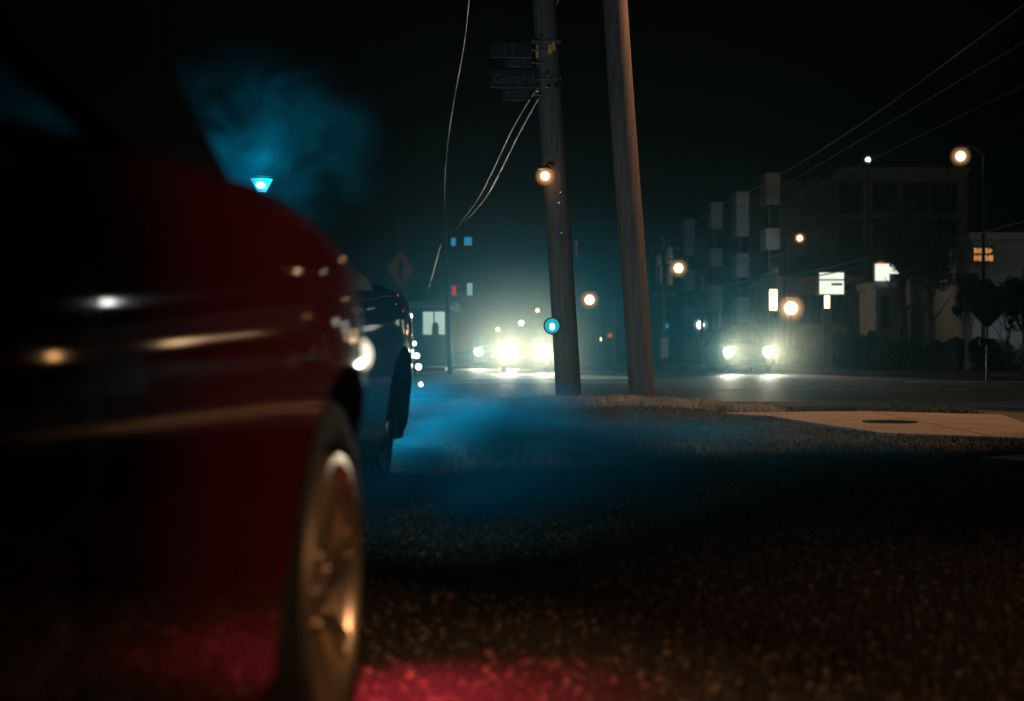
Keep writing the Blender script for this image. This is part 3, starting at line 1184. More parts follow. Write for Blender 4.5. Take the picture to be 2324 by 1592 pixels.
# street lamp arm on pole 2, above the frame, lights the crest and the pavement
g = MB()
zz = 8.2
g.tube([(k2 * zz, 0, zz), (k2 * zz + .8, .05, zz + .35), (k2 * zz + 2.4, .1, zz + .45)], .035, 10)
arm = g.build('lamp_arm', metal_grey, pole2, smooth=60)
hx, hy, hz_ = k2 * zz + 2.5, .1, zz + .38
g = MB()
g.ball((hx, hy, hz_), .22, 16, sq=(1, 1.4, .45))
g.build('lamp_head', metal_dark, pole2, smooth=60)
g = MB()
g.ball((hx, hy, hz_ - .07), .10, 14, sq=(1, 1.2, .6))
g.build('lamp_bulb', em_warm, pole2, smooth=60)
lo = (hx, hy, hz_ - .16)
lamp_light('lamp_light', 'SPOT', 2300, (1.0, .47, .21), pole2, lo, .06, aim(lo, (hx - 1.7, hy - 2.3, 0)), R(58), .35)


# ------------------------------------------------------------------ street lamps
def bx_l(px, Y):
    return (px - CX) / FPX * Y


def hz_l(py, Y):
    return CAM_Z + .06 + (CY - py) / FPX * Y


def lamp_halo_mat(name, col, st):  # glowing volume that paints a soft halo round a bulb
    m = bpy.data.materials.new(name)
    m.use_nodes = True
    t = m.node_tree
    t.nodes.remove(t.nodes['Principled BSDF'])
    e = t.nodes.new('ShaderNodeEmission')
    e.inputs[0].default_value = (*col, 1)
    tc = t.nodes.new('ShaderNodeTexCoord')
    ln = t.nodes.new('ShaderNodeVectorMath')
    ln.operation = 'LENGTH'
    t.links.new(tc.outputs['Object'], ln.inputs[0])
    mr = t.nodes.new('ShaderNodeMapRange')
    mr.interpolation_type = 'SMOOTHSTEP'
    mr.inputs['From Min'].default_value = 1.0
    mr.inputs['From Max'].default_value = 0.2
    mr.inputs['To Max'].default_value = st
    t.links.new(ln.outputs['Value'], mr.inputs['Value'])
    t.links.new(mr.outputs[0], e.inputs[1])
    t.links.new(e.outputs[0], t.nodes['Material Output'].inputs['Volume'])
    return m


halo_warm = lamp_halo_mat('lamp_halo', (1.0, .50, .20), 1.5)
halo_cool = lamp_halo_mat('lamp_halo_cool', (.75, 1.0, .85), 1.0)


def street_lamp(px, py, Y, r, mat, label, arm_dx=.9, power=0, col=WARM, pole=True, zg=-.06):
    p = W(px, py, Y)
    root = thing('street_lamp', (p.x + arm_dx, Y, zg), label, 'street lamp', 0, 'street lamps along the street')
    h = p.z - zg
    g = MB()
    g.tube([(0, 0, 0), (0, 0, h * .5), (0, 0, h + .1)], [.09, .07, .05], 10)
    g.lathe([(0, 0), (.16, 0), (.16, .12), (.1, .3), (0, .3)], n=12)
    g.build('pole', metal_dark, root, smooth=50)
    if abs(arm_dx) > .05:
        g = MB()
        g.tube([(0, 0, h + .05), (-arm_dx * .5, 0, h + .22 + r), (-arm_dx, 0, h + r + .1)], .03, 8)
        g.build('arm', metal_dark, root, smooth=50)
    g = MB()
    g.lathe([(0, r * 1.25), (r * .5, r * 1.2), (r * .75, r * .8), (r * .6, r * .75)], c=(-arm_dx, 0, h + r * .9), n=16)
    g.build('lamp_cap', metal_dark, root, smooth=50)
    g = MB()
    g.ball((-arm_dx, 0, h), r, 18)
    core = g.build('bulb', mat, root, smooth=80)
    g = MB()
    g.ball((0, 0, 0), 1, 24)
    gb = g.build('glow_ball', halo_warm if mat is not em_white else halo_cool, root, smooth=80, loc=(-arm_dx, 0, h))  # ball of painted halo round the bulb
    gb.scale = (r * 2.5,) * 3
    return root


xw = W(1237, 400, 17.2)  # glare of a far street lamp, built as an added lamp on the pole
lx_, lz_ = xw.x - .71, xw.z + .1
g = MB()
g.tube([(lx_ + .16, -.05, lz_ + .14), (lx_ + .05, -.28, lz_ + .17), (lx_, -.3, lz_ + .10)], .014, 8)
g.lathe([(0, .125), (.05, .12), (.09, .09), (.085, .085), (0, .09)], c=(lx_, -.3, lz_), n=16)
lm = g.build('far_lamp_stand_in', metal_dark, pole1, smooth=50)
g = MB()
g.ball((lx_, -.3, lz_), .055, 16)
g.build('bulb', em_warm, lm, smooth=80)  # part of the added far lamp stand-in
g = MB()
g.ball((0, 0, 0), 1, 24)
gb = g.build('glow_ball', lamp_halo_mat('far_lamp_halo', (1.0, .42, .14), 6), lm, smooth=80, loc=(lx_, -.3, lz_))  # painted halo of the far lamp
gb.scale = (.14,) * 3
street_lamp(1338, 681, 62, .20, em_soft, 'warm street lamp low between the two utility poles', .4)
street_lamp(1540, 609, 58, .18, em_soft, 'warm street lamp right of the leaning pole, over the road', -.8)
lp = street_lamp(1795, 700, 66, .30, em_soft, 'brightest street lamp in front of the tan wall', 0)
lamp_light('lamp_light', 'POINT', 75, (1.0, .62, .34), lp, (0, .9, hz_l(700, 66)), .1)
street_lamp(1815, 541, 75, .14, em_warm, 'small orange street lamp above the tan building', -.8)
street_lamp(1970, 363, 72, .10, em_white, 'tiny white lamp high over the apartment block', .0)
street_lamp(2180, 355, 56, .18, em_soft, 'tall bright street lamp at the upper right', .9)
lp = street_lamp(1590, 738, 66, .17, em_white, 'white lamp just above the right oncoming car', .0)
lo = (.2, .9, hz_l(738, 66))
lamp_light('lamp_light', 'SPOT', 1000, (.70, .92, 1.0), lp, lo, .1, aim(lo, (bx_l(1705, 88) - lp.location.x, 22, 5.0)), R(40), .9)
street_lamp(1220, 705, 80, .10, em_soft, 'small lamp above the left headlights, next to the signed pole', .0)
street_lamp(1183, 734, 78, .13, em_white, 'small white lamp in the glare above the left headlights', .0)
street_lamp(1130, 748, 82, .10, em_soft, 'faint lamp on the left of the glare', .0)
# lamps just outside the picture on the right: they show mirrored in the red car
lp = street_lamp(2385, 640, 48, .22, em_soft, 'double street lamp beyond the white building', .5)
lo = (-.5, .7, hz_l(640, 48) - .2)
lamp_light('lamp_light', 'SPOT', 330, (.78, .95, 1.0), lp, lo, .1, aim(lo, (2.0, 10, -.6)), R(58), .9)
street_lamp(2610, 640, 40, .20, em_warm, 'orange street lamp beside the parking strip', .8)
street_lamp(2470, 430, 52, .22, em_white, 'tall white lamp on the right pavement', .9)

# lamp behind the camera lighting wheel and gravel
root = thing('street_lamp', (4.2, -2.2, 0), 'tall warm street lamp standing behind the photographer', 'street lamp', 0, 'street lamps along the street')
g = MB()
g.tube([(0, 0, 0), (0, 0, 2), (0, 0, 4.0)], [.09, .07, .05], 12)
g.build('pole', metal_dark, root, smooth=50)
g = MB()
g.tube([(0, 0, 3.9), (-.5, .3, 4.3), (-1.2, .6, 4.3)], .03, 8)
g.build('arm', metal_dark, root, smooth=50)
g = MB()
g.ball((-1.3, .65, 4.27), .2, 16, sq=(1.3, 1, .45))
g.build('lamp_head', metal_dark, root, smooth=60)
g = MB()
g.ball((-1.3, .65, 4.20), .10, 14, sq=(1, 1, .6))
g.build('lamp_bulb', em_warm, root, smooth=60)
lo = (-1.3, .65, 4.1)
lamp_light('lamp_light', 'SPOT', 620, (1.0, .55, .27), root, lo, .08, aim(lo, (-4.35, 4.75, .1)), R(20), .9)
lamp_light('lamp_light', 'SPOT', 330, (1.0, .52, .27), root, lo, .08, aim(lo, (-2.2, 4.6, 0)), R(38), 1.0)
lamp_light('lamp_light', 'SPOT', 200, (1.0, .74, .66), root, lo, .08, aim(lo, (-2.9, 19.7, 1.5)), R(16), .8)

# cyan lantern above the slate car
p = W(594, 416, 13.0)
root = thing('lantern', (p.x, p.y, -.05), 'cyan glowing lantern with flat cap above the slate car', 'lantern')
hz0 = p.z + .05
g = MB()
g.tube([(0, 0, 0), (0, 0, hz0 - .08)], [.06, .035], 10)
g.build('post', metal_dark, root, smooth=50)
g = MB()
g.lathe([(0, -.085), (.035, -.085), (.05, -.06), (.10, .035), (0, .035)], c=(0, 0, hz0), n=20)
g.build('glass', em_lantern, root, smooth=40)
g = MB()
g.ball((.0, -.02, hz0 - .02), .05, 14, sq=(1, 1.6, .8))
g.build('bulb', em_cyanw, root, smooth=60)
g = MB()
g.lathe([(0, .062), (.10, .055), (.125, .045), (.125, .038), (0, .038)], c=(0, 0, hz0), n=20)
g.build('cap', metal_dark, root, smooth=40)
lo = (0, -.25, hz0 + .3)
lamp_light('lantern_light', 'POINT', 8, (.10, .95, 1.0), root, (0, 0, hz0 + .25), .1)

fill_lantern = copy_tree(root)  # unseen second lantern, added to light the smoke behind the window
fill_lantern.location = (-4.75, 13.9, -.5)
fill_lantern['label'] = 'unseen cyan lantern added to light the smoke behind the red car'
for ch in kids(fill_lantern):
    if ch.type == 'LIGHT':
        ch.data = ch.data.copy()
        ch.data.energy = 10


# ------------------------------------------------------------------ traffic signals and signs
def traffic_signal(px, py, Y, mat, label, r=.14, post=True, lens_only=None):
    p = W(px, py, Y)
    root = thing('traffic_signal', (p.x, Y, -.06), label, 'traffic signal', 0, 'traffic signals at the junction')
    h = p.z + .06
    g = MB()
    g.tube([(0.0, .12, 0), (0, .12, h + .5)], .05, 10)
    g.build('pole', metal_dark, root, smooth=50)
    g = MB()
    g.box((0, .06, h + .28), (.32, .16, 1.0))
    for k in range(3):
        g.lathe([(.15, -.14), (.15, 0), (.13, 0), (.13, -.14)], axis='Y', c=(0, .0, h + .28 * k), n=16)
    g.build('housing', metal_dark, root, smooth=40)
    for k in range(3):
        g = MB()
        g.ball((0, -.03, h + .28 * k), .125 if k else r, 14, sq=(1, .3, 1))
        g.build('lens', mat if k == 0 else pane_dark, root, smooth=80)
    return root


traffic_signal(1512, 740, 70, em_blue, 'traffic signal with blue lens beside the wired pole', .13)
traffic_signal(1757, 732, 66, em_blue, 'traffic signal with small blue lens below the orange lit column', .1)
traffic_signal(1360, 770, 75, em_soft, 'pale lit signal between the poles, left of a pair', .12)
traffic_signal(1384, 762, 76, em_redhot, 'reddish lit signal between the poles, right of a pair', .14)

# steel mast with blue and red lamps
p = W(1022, 830, 46)
root = thing('signal_mast', (p.x, 46, -.06), 'thin steel mast with blue and red lamp boxes left of the glare', 'mast')
g = MB()
top = W(1008, 490, 46)
g.tube([(0, 0, 0), (top.x - p.x, 0, top.z + .06)], [.08, .055], 12)
g.build('pole', metal_grey, root, smooth=50)
for (px, py, w_, h_, m_) in [(1029, 549, 10, 16, em_blue), (1062, 547, 17, 16, em_blue), (1030, 660, 10, 22, em_red), (1066, 657, 12, 28, em_window)]:
    q = W(px, py, 45.7)
    g = MB()
    s_ = 45.7 / FPX
    g.box((q.x - p.x, -.3, q.z + .06), (w_ * s_, .10, h_ * s_))
    bx = g.build('lamp_box', m_, root)
    g = MB()
    g.box((q.x - p.x, -.20, q.z + .06), (w_ * s_ * 1.15, .08, h_ * s_ * 1.15))
    g.tube([(q.x - p.x, -.2, q.z + .06), (-.04, 0, q.z + .06)], .02, 6)
    g.build('lamp_bracket', metal_dark, bx, smooth=50)


def diamond_sign(px, py, Y, half_w, mat_face, label, base_py, arrow=None, rz=0.0, plaque=None, post_dx=(0, 0)):
    p = W(px, py, Y)
    root = thing('road_sign', (p.x, Y, -.06), label, 'road sign', 0)
    h = p.z + .06
    g = MB()
    g.tube([(post_dx[0], .03, 0), (0, .03, h), (post_dx[1], .03, h + half_w * (1.0 if post_dx[1] == 0 else 2.8))], .03, 8)
    g.build('post', metal_grey, root, smooth=50)
    g = MB()
    M = Matrix.Rotation(rz, 3, 'Z')
    rr = .06 * half_w
    pts = []
    for k in range(4):
        a = k * PI / 2
        for da in (-.08, .08):
            pts.append(M @ Vector((math.sin(a + da) * half_w, 0, math.cos(a + da) * half_w)))
    pts = [Vector((q.x, q.y, q.z + h)) for q in pts]
    g.prism(pts, M @ Vector((0, -.006, 0)))
    g.build('panel', mat_face, root)
    if arrow:
        g = MB()
        pl = [(-.10, -.5), (.10, -.5), (.10, .1), (.28, .1), (0, .52), (-.28, .1), (-.10, .1)]
        pts = [M @ Vector((a * half_w, -.009, b * half_w)) for a, b in pl]
        pts = [Vector((q.x, q.y, q.z + h)) for q in pts]
        g.prism(pts, M @ Vector((0, -.004, 0)))
        g.build('arrow', trim_black, root)
    if plaque:
        g = MB()
        g.box((0, -.01, h - plaque[0]), (plaque[1], .008, plaque[2]), rz=rz)
        g.build('plaque', mat_face, root)
    return root


diamond_sign(909, 611, 41, .54, sign_orange, 'orange diamond road sign with black arrow, over the slate car', 800, arrow=True, rz=R(52), post_dx=(.45, -.05))
diamond_sign(1718, 718, 62, .28, sign_orange, 'small orange diamond sign above the right oncoming car', 760, arrow=True, plaque=(.42, .3, .14))
diamond_sign(2241, 688, 34, .58, sign_back, 'unlit diamond sign seen from behind against the white building', 765, plaque=(.92, .38, .15))
diamond_sign(1838 + 2, 0 + 745, 120, .3, sign_back, 'tiny dark diamond sign far down the right pavement', 765) if False else None


# ------------------------------------------------------------------ buildings
def window(parent, x, z, w_, h_, yf, pane_mat, mull=1):
    f = MB()
    t = .08
    f.box((x - w_ / 2, yf - .03, z), (t, .08, h_ + t))
    f.box((x + w_ / 2, yf - .03, z), (t, .08, h_ + t))
    f.box((x, yf - .03, z + h_ / 2), (w_ - t, .08, t))
    f.box((x, yf - .04, z - h_ / 2), (w_ - t, .12, t))
    for k in range(mull):
        f.box((x - w_ / 2 + w_ * (k + 1) / (mull + 1), yf - .025, z), (.05, .05, h_ - t))
    fo = f.build('window', frame_mat, parent)
    g = MB()
    g.box((x, yf - .008, z), (w_ - t, .01, h_ - t))
    g.build('pane', pane_mat, fo)
    return fo


def building(name, x0, x1, Y, depth, h, mat, label, wins=(), rz=0.0, loc=None, parapet=True, cat='building'):
    root = thing(name, loc or ((x0 + x1) / 2, Y, -.05), label, cat, rz)
    wd = x1 - x0
    g = MB()
    g.box((0, depth / 2, h / 2), (wd, depth, h))
    g.build('wall', mat, root)
    if parapet:
        g = MB()
        g.box((0, depth / 2, h + .15), (wd + .24, depth + .24, .30))
        g.build('roof', mat if mat is not wall_dark else wall_dark, root)
    for wv in wins:
        x, z, w_, h_ = wv[:4]
        window(root, x, z, w_, h_, 0, wv[4] if len(wv) > 4 else pane_dark, wv[5] if len(wv) > 5 else 1)
    return root


def bx(px, Y):
    return (px - CX) / FPX * Y


def hz(py, Y):
    return CAM_Z + .05 + (CY - py) / FPX * Y


# apartment block
Ya = 86
wins = []
xa0, xa1 = bx(1888, Ya), bx(2196, Ya)
ctr = (xa0 + xa1) / 2
for px in (1928, 2008, 2078, 2142):
    for py, hh in ((450, 1.9), (530, 1.8), (604, 1.7)):
        wins.append((bx(px, Ya) - ctr, hz(py, Ya), 1.55, hh))
building('apartment_block', xa0, xa1, Ya, 12, hz(392, Ya), brick_tan, 'tan brick apartment block with dark windows behind the trees', wins)
# lower tan wall building lit by the street lamp
Yt = 76
xt0, xt1 = bx(1762, Yt), bx(1968, Yt)
ctr = (xt0 + xt1) / 2
wins = [(bx(px, Yt) - ctr, hz(703, Yt), 1.05, 1.5) for px in (1815, 1856, 1896, 1936)]
building('tan_shop', xt0, xt1, Yt, 7, hz(640, Yt), brick_tan, 'low tan shop wall lit by the bright street lamp', wins)
# building with pale bays receding down the street
YbN = 82
ang = math.atan2(-.049, 1)
broot = thing('bay_fronted_building', (bx(1762, YbN), YbN, -.05), 'dark building with pale stacked bay windows along the street', 'building')
hb = hz(400, YbN)
g = MB()
fx = lambda y: -.055 * y
g.prism([(0.2, 0, 0), (fx(60) + .2, 60, 0), (9, 60, 0), (3.6, 0, 0)], (0, 0, hb - .3))
g.build('wall', wall_dark, broot)
for i, yb_ in enumerate((0.2, 8.2, 16.5, 27)):
    g = MB()
    b0_ = fx(yb_)
    segs = [(0, 1.4), (2.6, 4.1), (5.4, 6.9), (8.0, hb)] if i % 2 else [(0, 2.0), (3.5, 5.2), (6.6, 7.8), (9.2, hb + .2)]
    g.box((b0_ - .10, yb_ + .8, hb / 2), (.5, 1.5, hb - .3))
    for (a, b_) in segs:
        g.box((b0_ - .16, yb_ + .8, (a + b_) / 2), (.82, 1.9, b_ - a))
    bay = g.build('bay', wall_grey, broot)
    for j in range(len(segs) - 1):
        za, zc_ = segs[j][1], segs[j + 1][0]
        g = MB()
        g.box((b0_ - .08, yb_ + .02, (za + zc_) / 2), (.5, .06, (zc_ - za) - .06))
        g.box((b0_ - .37, yb_ + .8, (za + zc_) / 2), (.05, 1.2, (zc_ - za) - .06))
        g.build('bay_window', pane_dark, bay)

# white building at the right edge
Yw = 58
xw0 = bx(2207, Yw)
wb_root = building('white_building', xw0, xw0 + 9, Yw, 10, hz(545, Yw), wall_white, 'plain white rendered building at the right edge', [(3.2, 2.2, 1.4, 1.5), (-.5 + 6.0 - 3.0, 4.4, .9, .7)])
# its orange rooftop sign
p = W(2236, 577, Yw - .6)
root = thing('roof_sign', (p.x, Yw - .4, p.z - .35), 'orange lit two line sign on the corner of the white building', 'sign', R(6))
g = MB()
g.box((0, .08, .35), (.86, .08, .66))
g.build('backing', metal_dark, root)
for row, (z_, hh) in enumerate(((.50, .21), (.20, .24))):
    g = MB()
    x_ = -.38
    random.seed(row + 3)
    while x_ < .36:
        w_ = random.choice((.05, .06, .07))
        g.box((x_ + .010, .02, z_), (.020, .05, hh))
        g.box((x_ + w_, .02, z_), (.018, .05, hh * random.choice((1, .6))))
        g.box((x_ + w_ / 2 + .004, .02, z_ + hh * random.choice((.4, 0, -.4))), (w_ - .03, .05, .03))
        x_ += w_ + .045
    g.build('lettering', em_letters, root)

# dark shop with lit windows
Yd = 68
xd0, xd1 = bx(2012, Yd), bx(2206, Yd)
ctr = (xd0 + xd1) / 2
sroot = building('dark_shop', xd0, xd1, Yd, 8, hz(645, Yd), wall_dark, 'dark low shop with curtained lit windows left of the white building')
for (pa, pb) in ((2060, 2092), (2128, 2178)):
    a, b_ = bx(pa, Yd) - ctr, bx(pb, Yd) - ctr
    fo = window(sroot, (a + b_) / 2, hz(712, Yd), b_ - a, 1.0, 0, em_window, 1)
    g = MB()
    x_ = a + .06
    while x_ < b_ - .08:
        w_ = random.uniform(.04, .12)
        g.box((x_, -.012, hz(712, Yd)), (w_, .012, .92))
        x_ += w_ + random.uniform(.05, .16)
    g.build('curtain', trim_black, fo)
p = W(2083, 735, Yd - 3)
# narrow lit doorway block with sign
Yk = 64
k0, k1_ = bx(1988, Yk), bx(2030, Yk)
kroot = building('entrance_kiosk', k0, k1_, Yk, 3, hz(655, Yk), principled('cool_grey', (0.14, 0.17, 0.19), .8, noise=1.0), 'narrow grey entrance with tall dark glass door under the white lit sign', [(0, hz(708, Yk), .46, 1.5, pane_dark, 0)])
root = thing('box_sign', ((k0 + k1_) / 2 - .12, Yk - .25, hz(640, Yk)), 'white lit box sign over the grey entrance', 'sign')
g = MB()
s_ = Yk / FPX
g.box((-.08, 0, .36), (30 * s_, .18, 38 * s_))
g.box((.42, 0.002, .50), (22 * s_, .17, 20 * s_))
g.build('panel', em_sign, root)
g = MB()
g.box((0, .14, .42), (44 * s_, .08, 40 * s_))
g.build('casing', metal_grey, root)
p = W(1996, 598, Yk - .2)
root = thing('beacon', (p.x, p.y, p.z - .2), 'red orange round lamp on top of the white box sign', 'lamp')
g = MB()
g.ball((0, 0, .2), .13, 14)
g.ball((.17, 0, .2), .05, 10)
g.build('glow_ball', em_redhot, root, smooth=80)
g = MB()
g.lathe([(0, -.02), (.10, -.02), (.10, .05), (.06, .08), (0, .08)], n=14)
g.build('fitting', metal_dark, root, smooth=40)

# tall pylon sign
Yp = 62
p = W(1886, 644, Yp)
root = thing('pylon_sign', (p.x, Yp, -.05), 'bright white pylon sign with lamp column in front of the tan shop', 'sign')
s_ = Yp / FPX
hp = p.z + .05
g = MB()
g.box((0, 0, hp + 0 * s_), (57 * s_, .22, 49 * s_))
g.build('panel', em_sign, root)
g = MB()
for zz_ in (hp + 26 * s_, hp - 26 * s_, hp + 8 * s_):
    g.box((0, -.02, zz_), (60 * s_, .26, 3 * s_))
for sx in (-1, 1):
    g.box((sx * 29.5 * s_, -.01, hp), (3 * s_, .26, 49 * s_))
g.box((12 * s_, -.115, hp - 2 * s_), (24 * s_, .02, 5 * s_))
g.build('frame', metal_grey, root)
g = MB()
g.box((-9 * s_, 0, hp - 42 * s_), (9 * s_, .2, 28 * s_))
g.build('lamp_column', em_soft, root)
g = MB()
g.box((-9 * s_, .05, (hp - 56 * s_) / 2), (20 * s_, .3, hp - 56 * s_))
g.build('post', brick_tan, root)
# glowing wall column
p = W(1755, 680, 66)
root = thing('light_column', (p.x, 66, -.05), 'tall glowing light column left of the bright street lamp', 'lamp')
g = MB()
g.tube([(0, 0, p.z - .45), (0, 0, p.z + .5)], .17, 14)
g.build('tube', em_soft, root, smooth=60)
g = MB()
g.tube([(0, 0, 0), (0, 0, p.z - .45)], .1, 12)
g.lathe([(0, p.z + .60), (.2, p.z + .52), (.2, p.z + .5), (0, p.z + .5)], n=14)
g.build('post', metal_dark, root, smooth=50)

# lit corner shop at left
Ys = 58
xs0, xs1 = bx(934, Ys), bx(1016, Ys)
cs = building('corner_shop', xs0 - 2.2, xs1, Ys, 8, hz(697, Ys), wall_dark, 'small corner shop with a bright lit window left of the mast', parapet=False)
off = (xs0 - 2.2 + xs1) / 2
g = MB()
g.box((0, 3.6, hz(692, Ys)), (xs1 - xs0 + 2.9, 9.0, .2))
g.build('roof', wall_grey, cs)
fo = window(cs, bx(985, Ys) - off, hz(734, Ys), 54 * Ys / FPX, 56 * Ys / FPX, 0, em_shop, 1)
g = MB()
g.box((bx(988, Ys) - off, -.03, hz(752, Ys)), (.28, .03, .42))
g.ball((bx(988, Ys) - off, -.03, hz(738, Ys)), .12, 10, sq=(1, .15, 1))
g.build('poster', pane_dark, fo)
for (px, py, r_) in ((1030, 776, .07), (1029, 818, .07)):
    pass

# ------------------------------------------------------------------ wired pole on the right
Yu = 70
p = W(1504, 800, Yu)
root = thing('power_pole', (p.x, Yu, -.06), 'power pole with transformers carrying the right hand cables', 'utility pole')
g = MB()
hu = hz(535, Yu)
g.tube([(0, 0, 0), (-.05, 0, hu)], [.17, .12], 12)
g.build('pole', pole_wood, root, smooth=50)
g = MB()
g.box((.1, -.05, hu - .6), (1.5, .12, .12))
g.box((.1, -.05, hu - 2.9), (1.2, .12, .12))
g.build('crossarm', pole_wood, root)
for (dx, zc_, r_, h_) in [(.28, hu - 1.0, .2, .8), (-.22, hu - 1.7, .14, 1.3), (.32, hu - 2.0, .16, .9)]:
    g = MB()
    g.lathe([(0, -h_ / 2), (r_ * .9, -h_ / 2), (r_, -h_ / 2 + .06), (r_, h_ / 2 - .08), (r_ * .8, h_ / 2), (.05, h_ / 2 + .03), (.05, h_ / 2 + .15), (0, h_ / 2 + .15)], c=(dx, -.22, zc_), n=16)
    g.build('transformer', wall_grey, root, smooth=40)
g = MB()
g.box((.0, -.2, .9), (.5, .3, 1.0))
g.build('cabinet', wall_grey, root)
p = W(1594, 800, 64)
root = thing('power_pole', (p.x, 64, -.06), 'thin bare pole with a short crossarm left of the right oncoming car', 'utility pole')
hu2 = hz(622, 64)
g = MB()
g.tube([(0, 0, 0), (-.04, 0, hu2)], [.10, .07], 10)
g.build('pole', pole_wood, root, smooth=50)
g = MB()
g.box((0, -.05, hu2 - .9), (.9, .1, .1))
g.box((0, -.05, hu2 - 1.35), (.7, .1, .1))
g.build('crossarm', pole_wood, root)
p = W(1634, 800, 66)
root = thing('thin_post', (p.x, 66, -.06), 'thin reddish post right of the bare pole', 'post')
g = MB()
g.tube([(0, 0, 0), (0, 0, hz(668, 66))], [.07, .05], 10)
g.build('shaft', brick_tan, root, smooth=50)
g = MB()
g.ball((0, 0, hz(666, 66)), .09, 10)
g.build('cap', brick_tan, root, smooth=60)
p = W(1365, 800, 64)
root = thing('thin_post', (p.x + .55, 64, -.06), 'thin grey post between the two utility poles', 'post')
g = MB()
g.tube([(0, 0, 0), (0, 0, hz(690, 64))], [.07, .05], 10)
g.build('shaft', metal_grey, root, smooth=50)
g = MB()
g.ball((0, 0, hz(688, 64)), .09, 10)
g.build('cap', metal_grey, root, smooth=60)


# ------------------------------------------------------------------ cables
cable_lit = principled('lit_cable', (0.35, 0.31, 0.29), 0.5)  # paler copy of the cable colour, carries the lamp light on these wires


def cable(pts, r, label, sag=0.0):
    """pts: list of (px,py,Y)"""
    P3 = [W(*q) for q in pts]
    # Catmull-Rom resample
    out = []
    for i in range(len(P3) - 1):
        p0 = P3[max(0, i - 1)]
        p1, p2_ = P3[i], P3[i + 1]
        p3 = P3[min(len(P3) - 1, i + 2)]
        for k in range(10):
            t = k / 10
            q = .5 * ((2 * p1) + (-p0 + p2_) * t + (2 * p0 - 5 * p1 + 4 * p2_ - p3) * t * t + (-p0 + 3 * p1 - 3 * p2_ + p3) * t ** 3)
            out.append(q)
    out.append(P3[-1])
    g = MB()
    o0 = out[0]
    g.tube([q - o0 for q in out], r, 6)
    o = g.build('overhead_cable', cable_lit if o0.x > 3 and P3[-1].z < 8 else cable_mat, smooth=60, loc=o0)
    return tag(o, label, 'cable', 'overhead cables')


cable([(1250, 175, 17.2), (1180, 300, 24), (1130, 400, 32), (1098, 455, 40), (1055, 505, 52)], .010, 'sagging cable from the signed pole down to the left, right one of a pair')
cable([(1238, 170, 17.2), (1165, 290, 24), (1115, 395, 32), (1080, 460, 40), (1035, 520, 52)], .007, 'thinner cable from the signed pole down to the left, left one of a pair')
cable([(1066, -10, 14), (1052, 110, 20), (1032, 220, 27), (1018, 310, 34), (1010, 400, 42), (1008, 492, 46)], .006, 'steep cable rising from the top of the steel mast')
cable([(1000, 555, 46), (985, 610, 50), (972, 655, 54)], .02, 'short slanting cable left of the steel mast')
cable([(972, 615, 50), (978, 650, 50), (990, 675, 50)], .02, 'hanging loop of cable above the corner shop')
cable([(1262, 10, 17.0), (1285, -40, 15)], .01, 'short cable stub at the head of the signed pole')
cable([(1505, 555, 70), (1560, 520, 66), (1615, 478, 60), (1690, 440, 54), (1800, 380, 46), (2000, 250, 36), (2500, -120, 24)], .011, 'cable climbing right from the power pole, upper one of three')
cable([(1505, 560, 70), (1575, 528, 66), (1640, 487, 60), (1750, 436, 54), (1900, 350, 46), (2500, -10, 28)], .010, 'cable climbing right from the power pole, middle one of three')
cable([(1505, 585, 70), (1580, 550, 66), (1660, 515, 60), (1760, 470, 54), (1900, 400, 46), (2500, 110, 30)], .007, 'cable climbing right from the power pole, lowest one of three')
cable([(1590, 648, 64), (1660, 646, 62), (1760, 624, 60), (1860, 612, 60), (2010, 575, 60)], .034, 'long sagging cable across the street front, upper one')
cable([(1590, 661, 64), (1660, 659, 62), (1700, 653, 61), (1770, 636, 60), (1880, 622, 60), (2010, 590, 60)], .026, 'long sagging cable across the street front, lower one')
cable([(1650, 592, 64), (1720, 590, 62), (1790, 572, 60)], .016, 'short cable crossing the pale bays')
cable([(2180, 548, 50), (2260, 520, 46), (2340, 500, 42)], .010, 'faint cable over the white building')


# ------------------------------------------------------------------ trees and hedges
def leafy_tree(px, Y, h, cr, cz, n, label):
    x = bx(px, Y)
    root = thing('leafy_tree', (x, Y, -.05), label, 'tree', 0, 'dark trees in front of the right buildings')
    g = MB()
    g.tube([(0, 0, 0), (.05, 0, h * .25), (-.04, .05, h * .5), (.05, 0, h * .8)], [.20, .16, .11, .03], 10)
    for k in range(9):
        a = k * 2.4
        z0 = h * (.3 + .05 * k)
        l_ = cr[0] * random.uniform(.5, .9)
        g.tube([(0, 0, z0), (math.cos(a) * l_ * .5, math.sin(a) * l_ * .5, z0 + .5), (math.cos(a) * l_, math.sin(a) * l_, z0 + 1.1)], [.07, .045, .012], 6)
    g.build('trunk', bark, root, smooth=60)
    ncl = 26
    cl = []
    for k in range(ncl):
        v = Vector((random.gauss(0, 1), random.gauss(0, 1), random.gauss(0, 1))).normalized() * random.uniform(.35, .95)
        cl.append((v.x * cr[0], v.y * cr[0], cz + v.z * cr[1], random.uniform(.28, .5) * cr[0]))
    V, F = [], []
    for i in range(n):
        c_ = random.choice(cl)
        v = Vector((random.gauss(0, 1), random.gauss(0, 1), random.gauss(0, 1))).normalized() * c_[3] * random.uniform(.5, 1.05)
        p = Vector(c_[:3]) + v
        a = Vector((random.uniform(-1, 1), random.uniform(-1, 1), random.uniform(-1, 1))).normalized() * random.uniform(.06, .13)
        b = a.orthogonal().normalized() * a.length * .5
        o_ = len(V)
        V += [p - a, p + b, p + a, p - b]
        F.append((o_, o_ + 1, o_ + 2, o_ + 3))
    g = MB()
    g.add(V, F)
    g.build('crown', foliage, root)
    return root


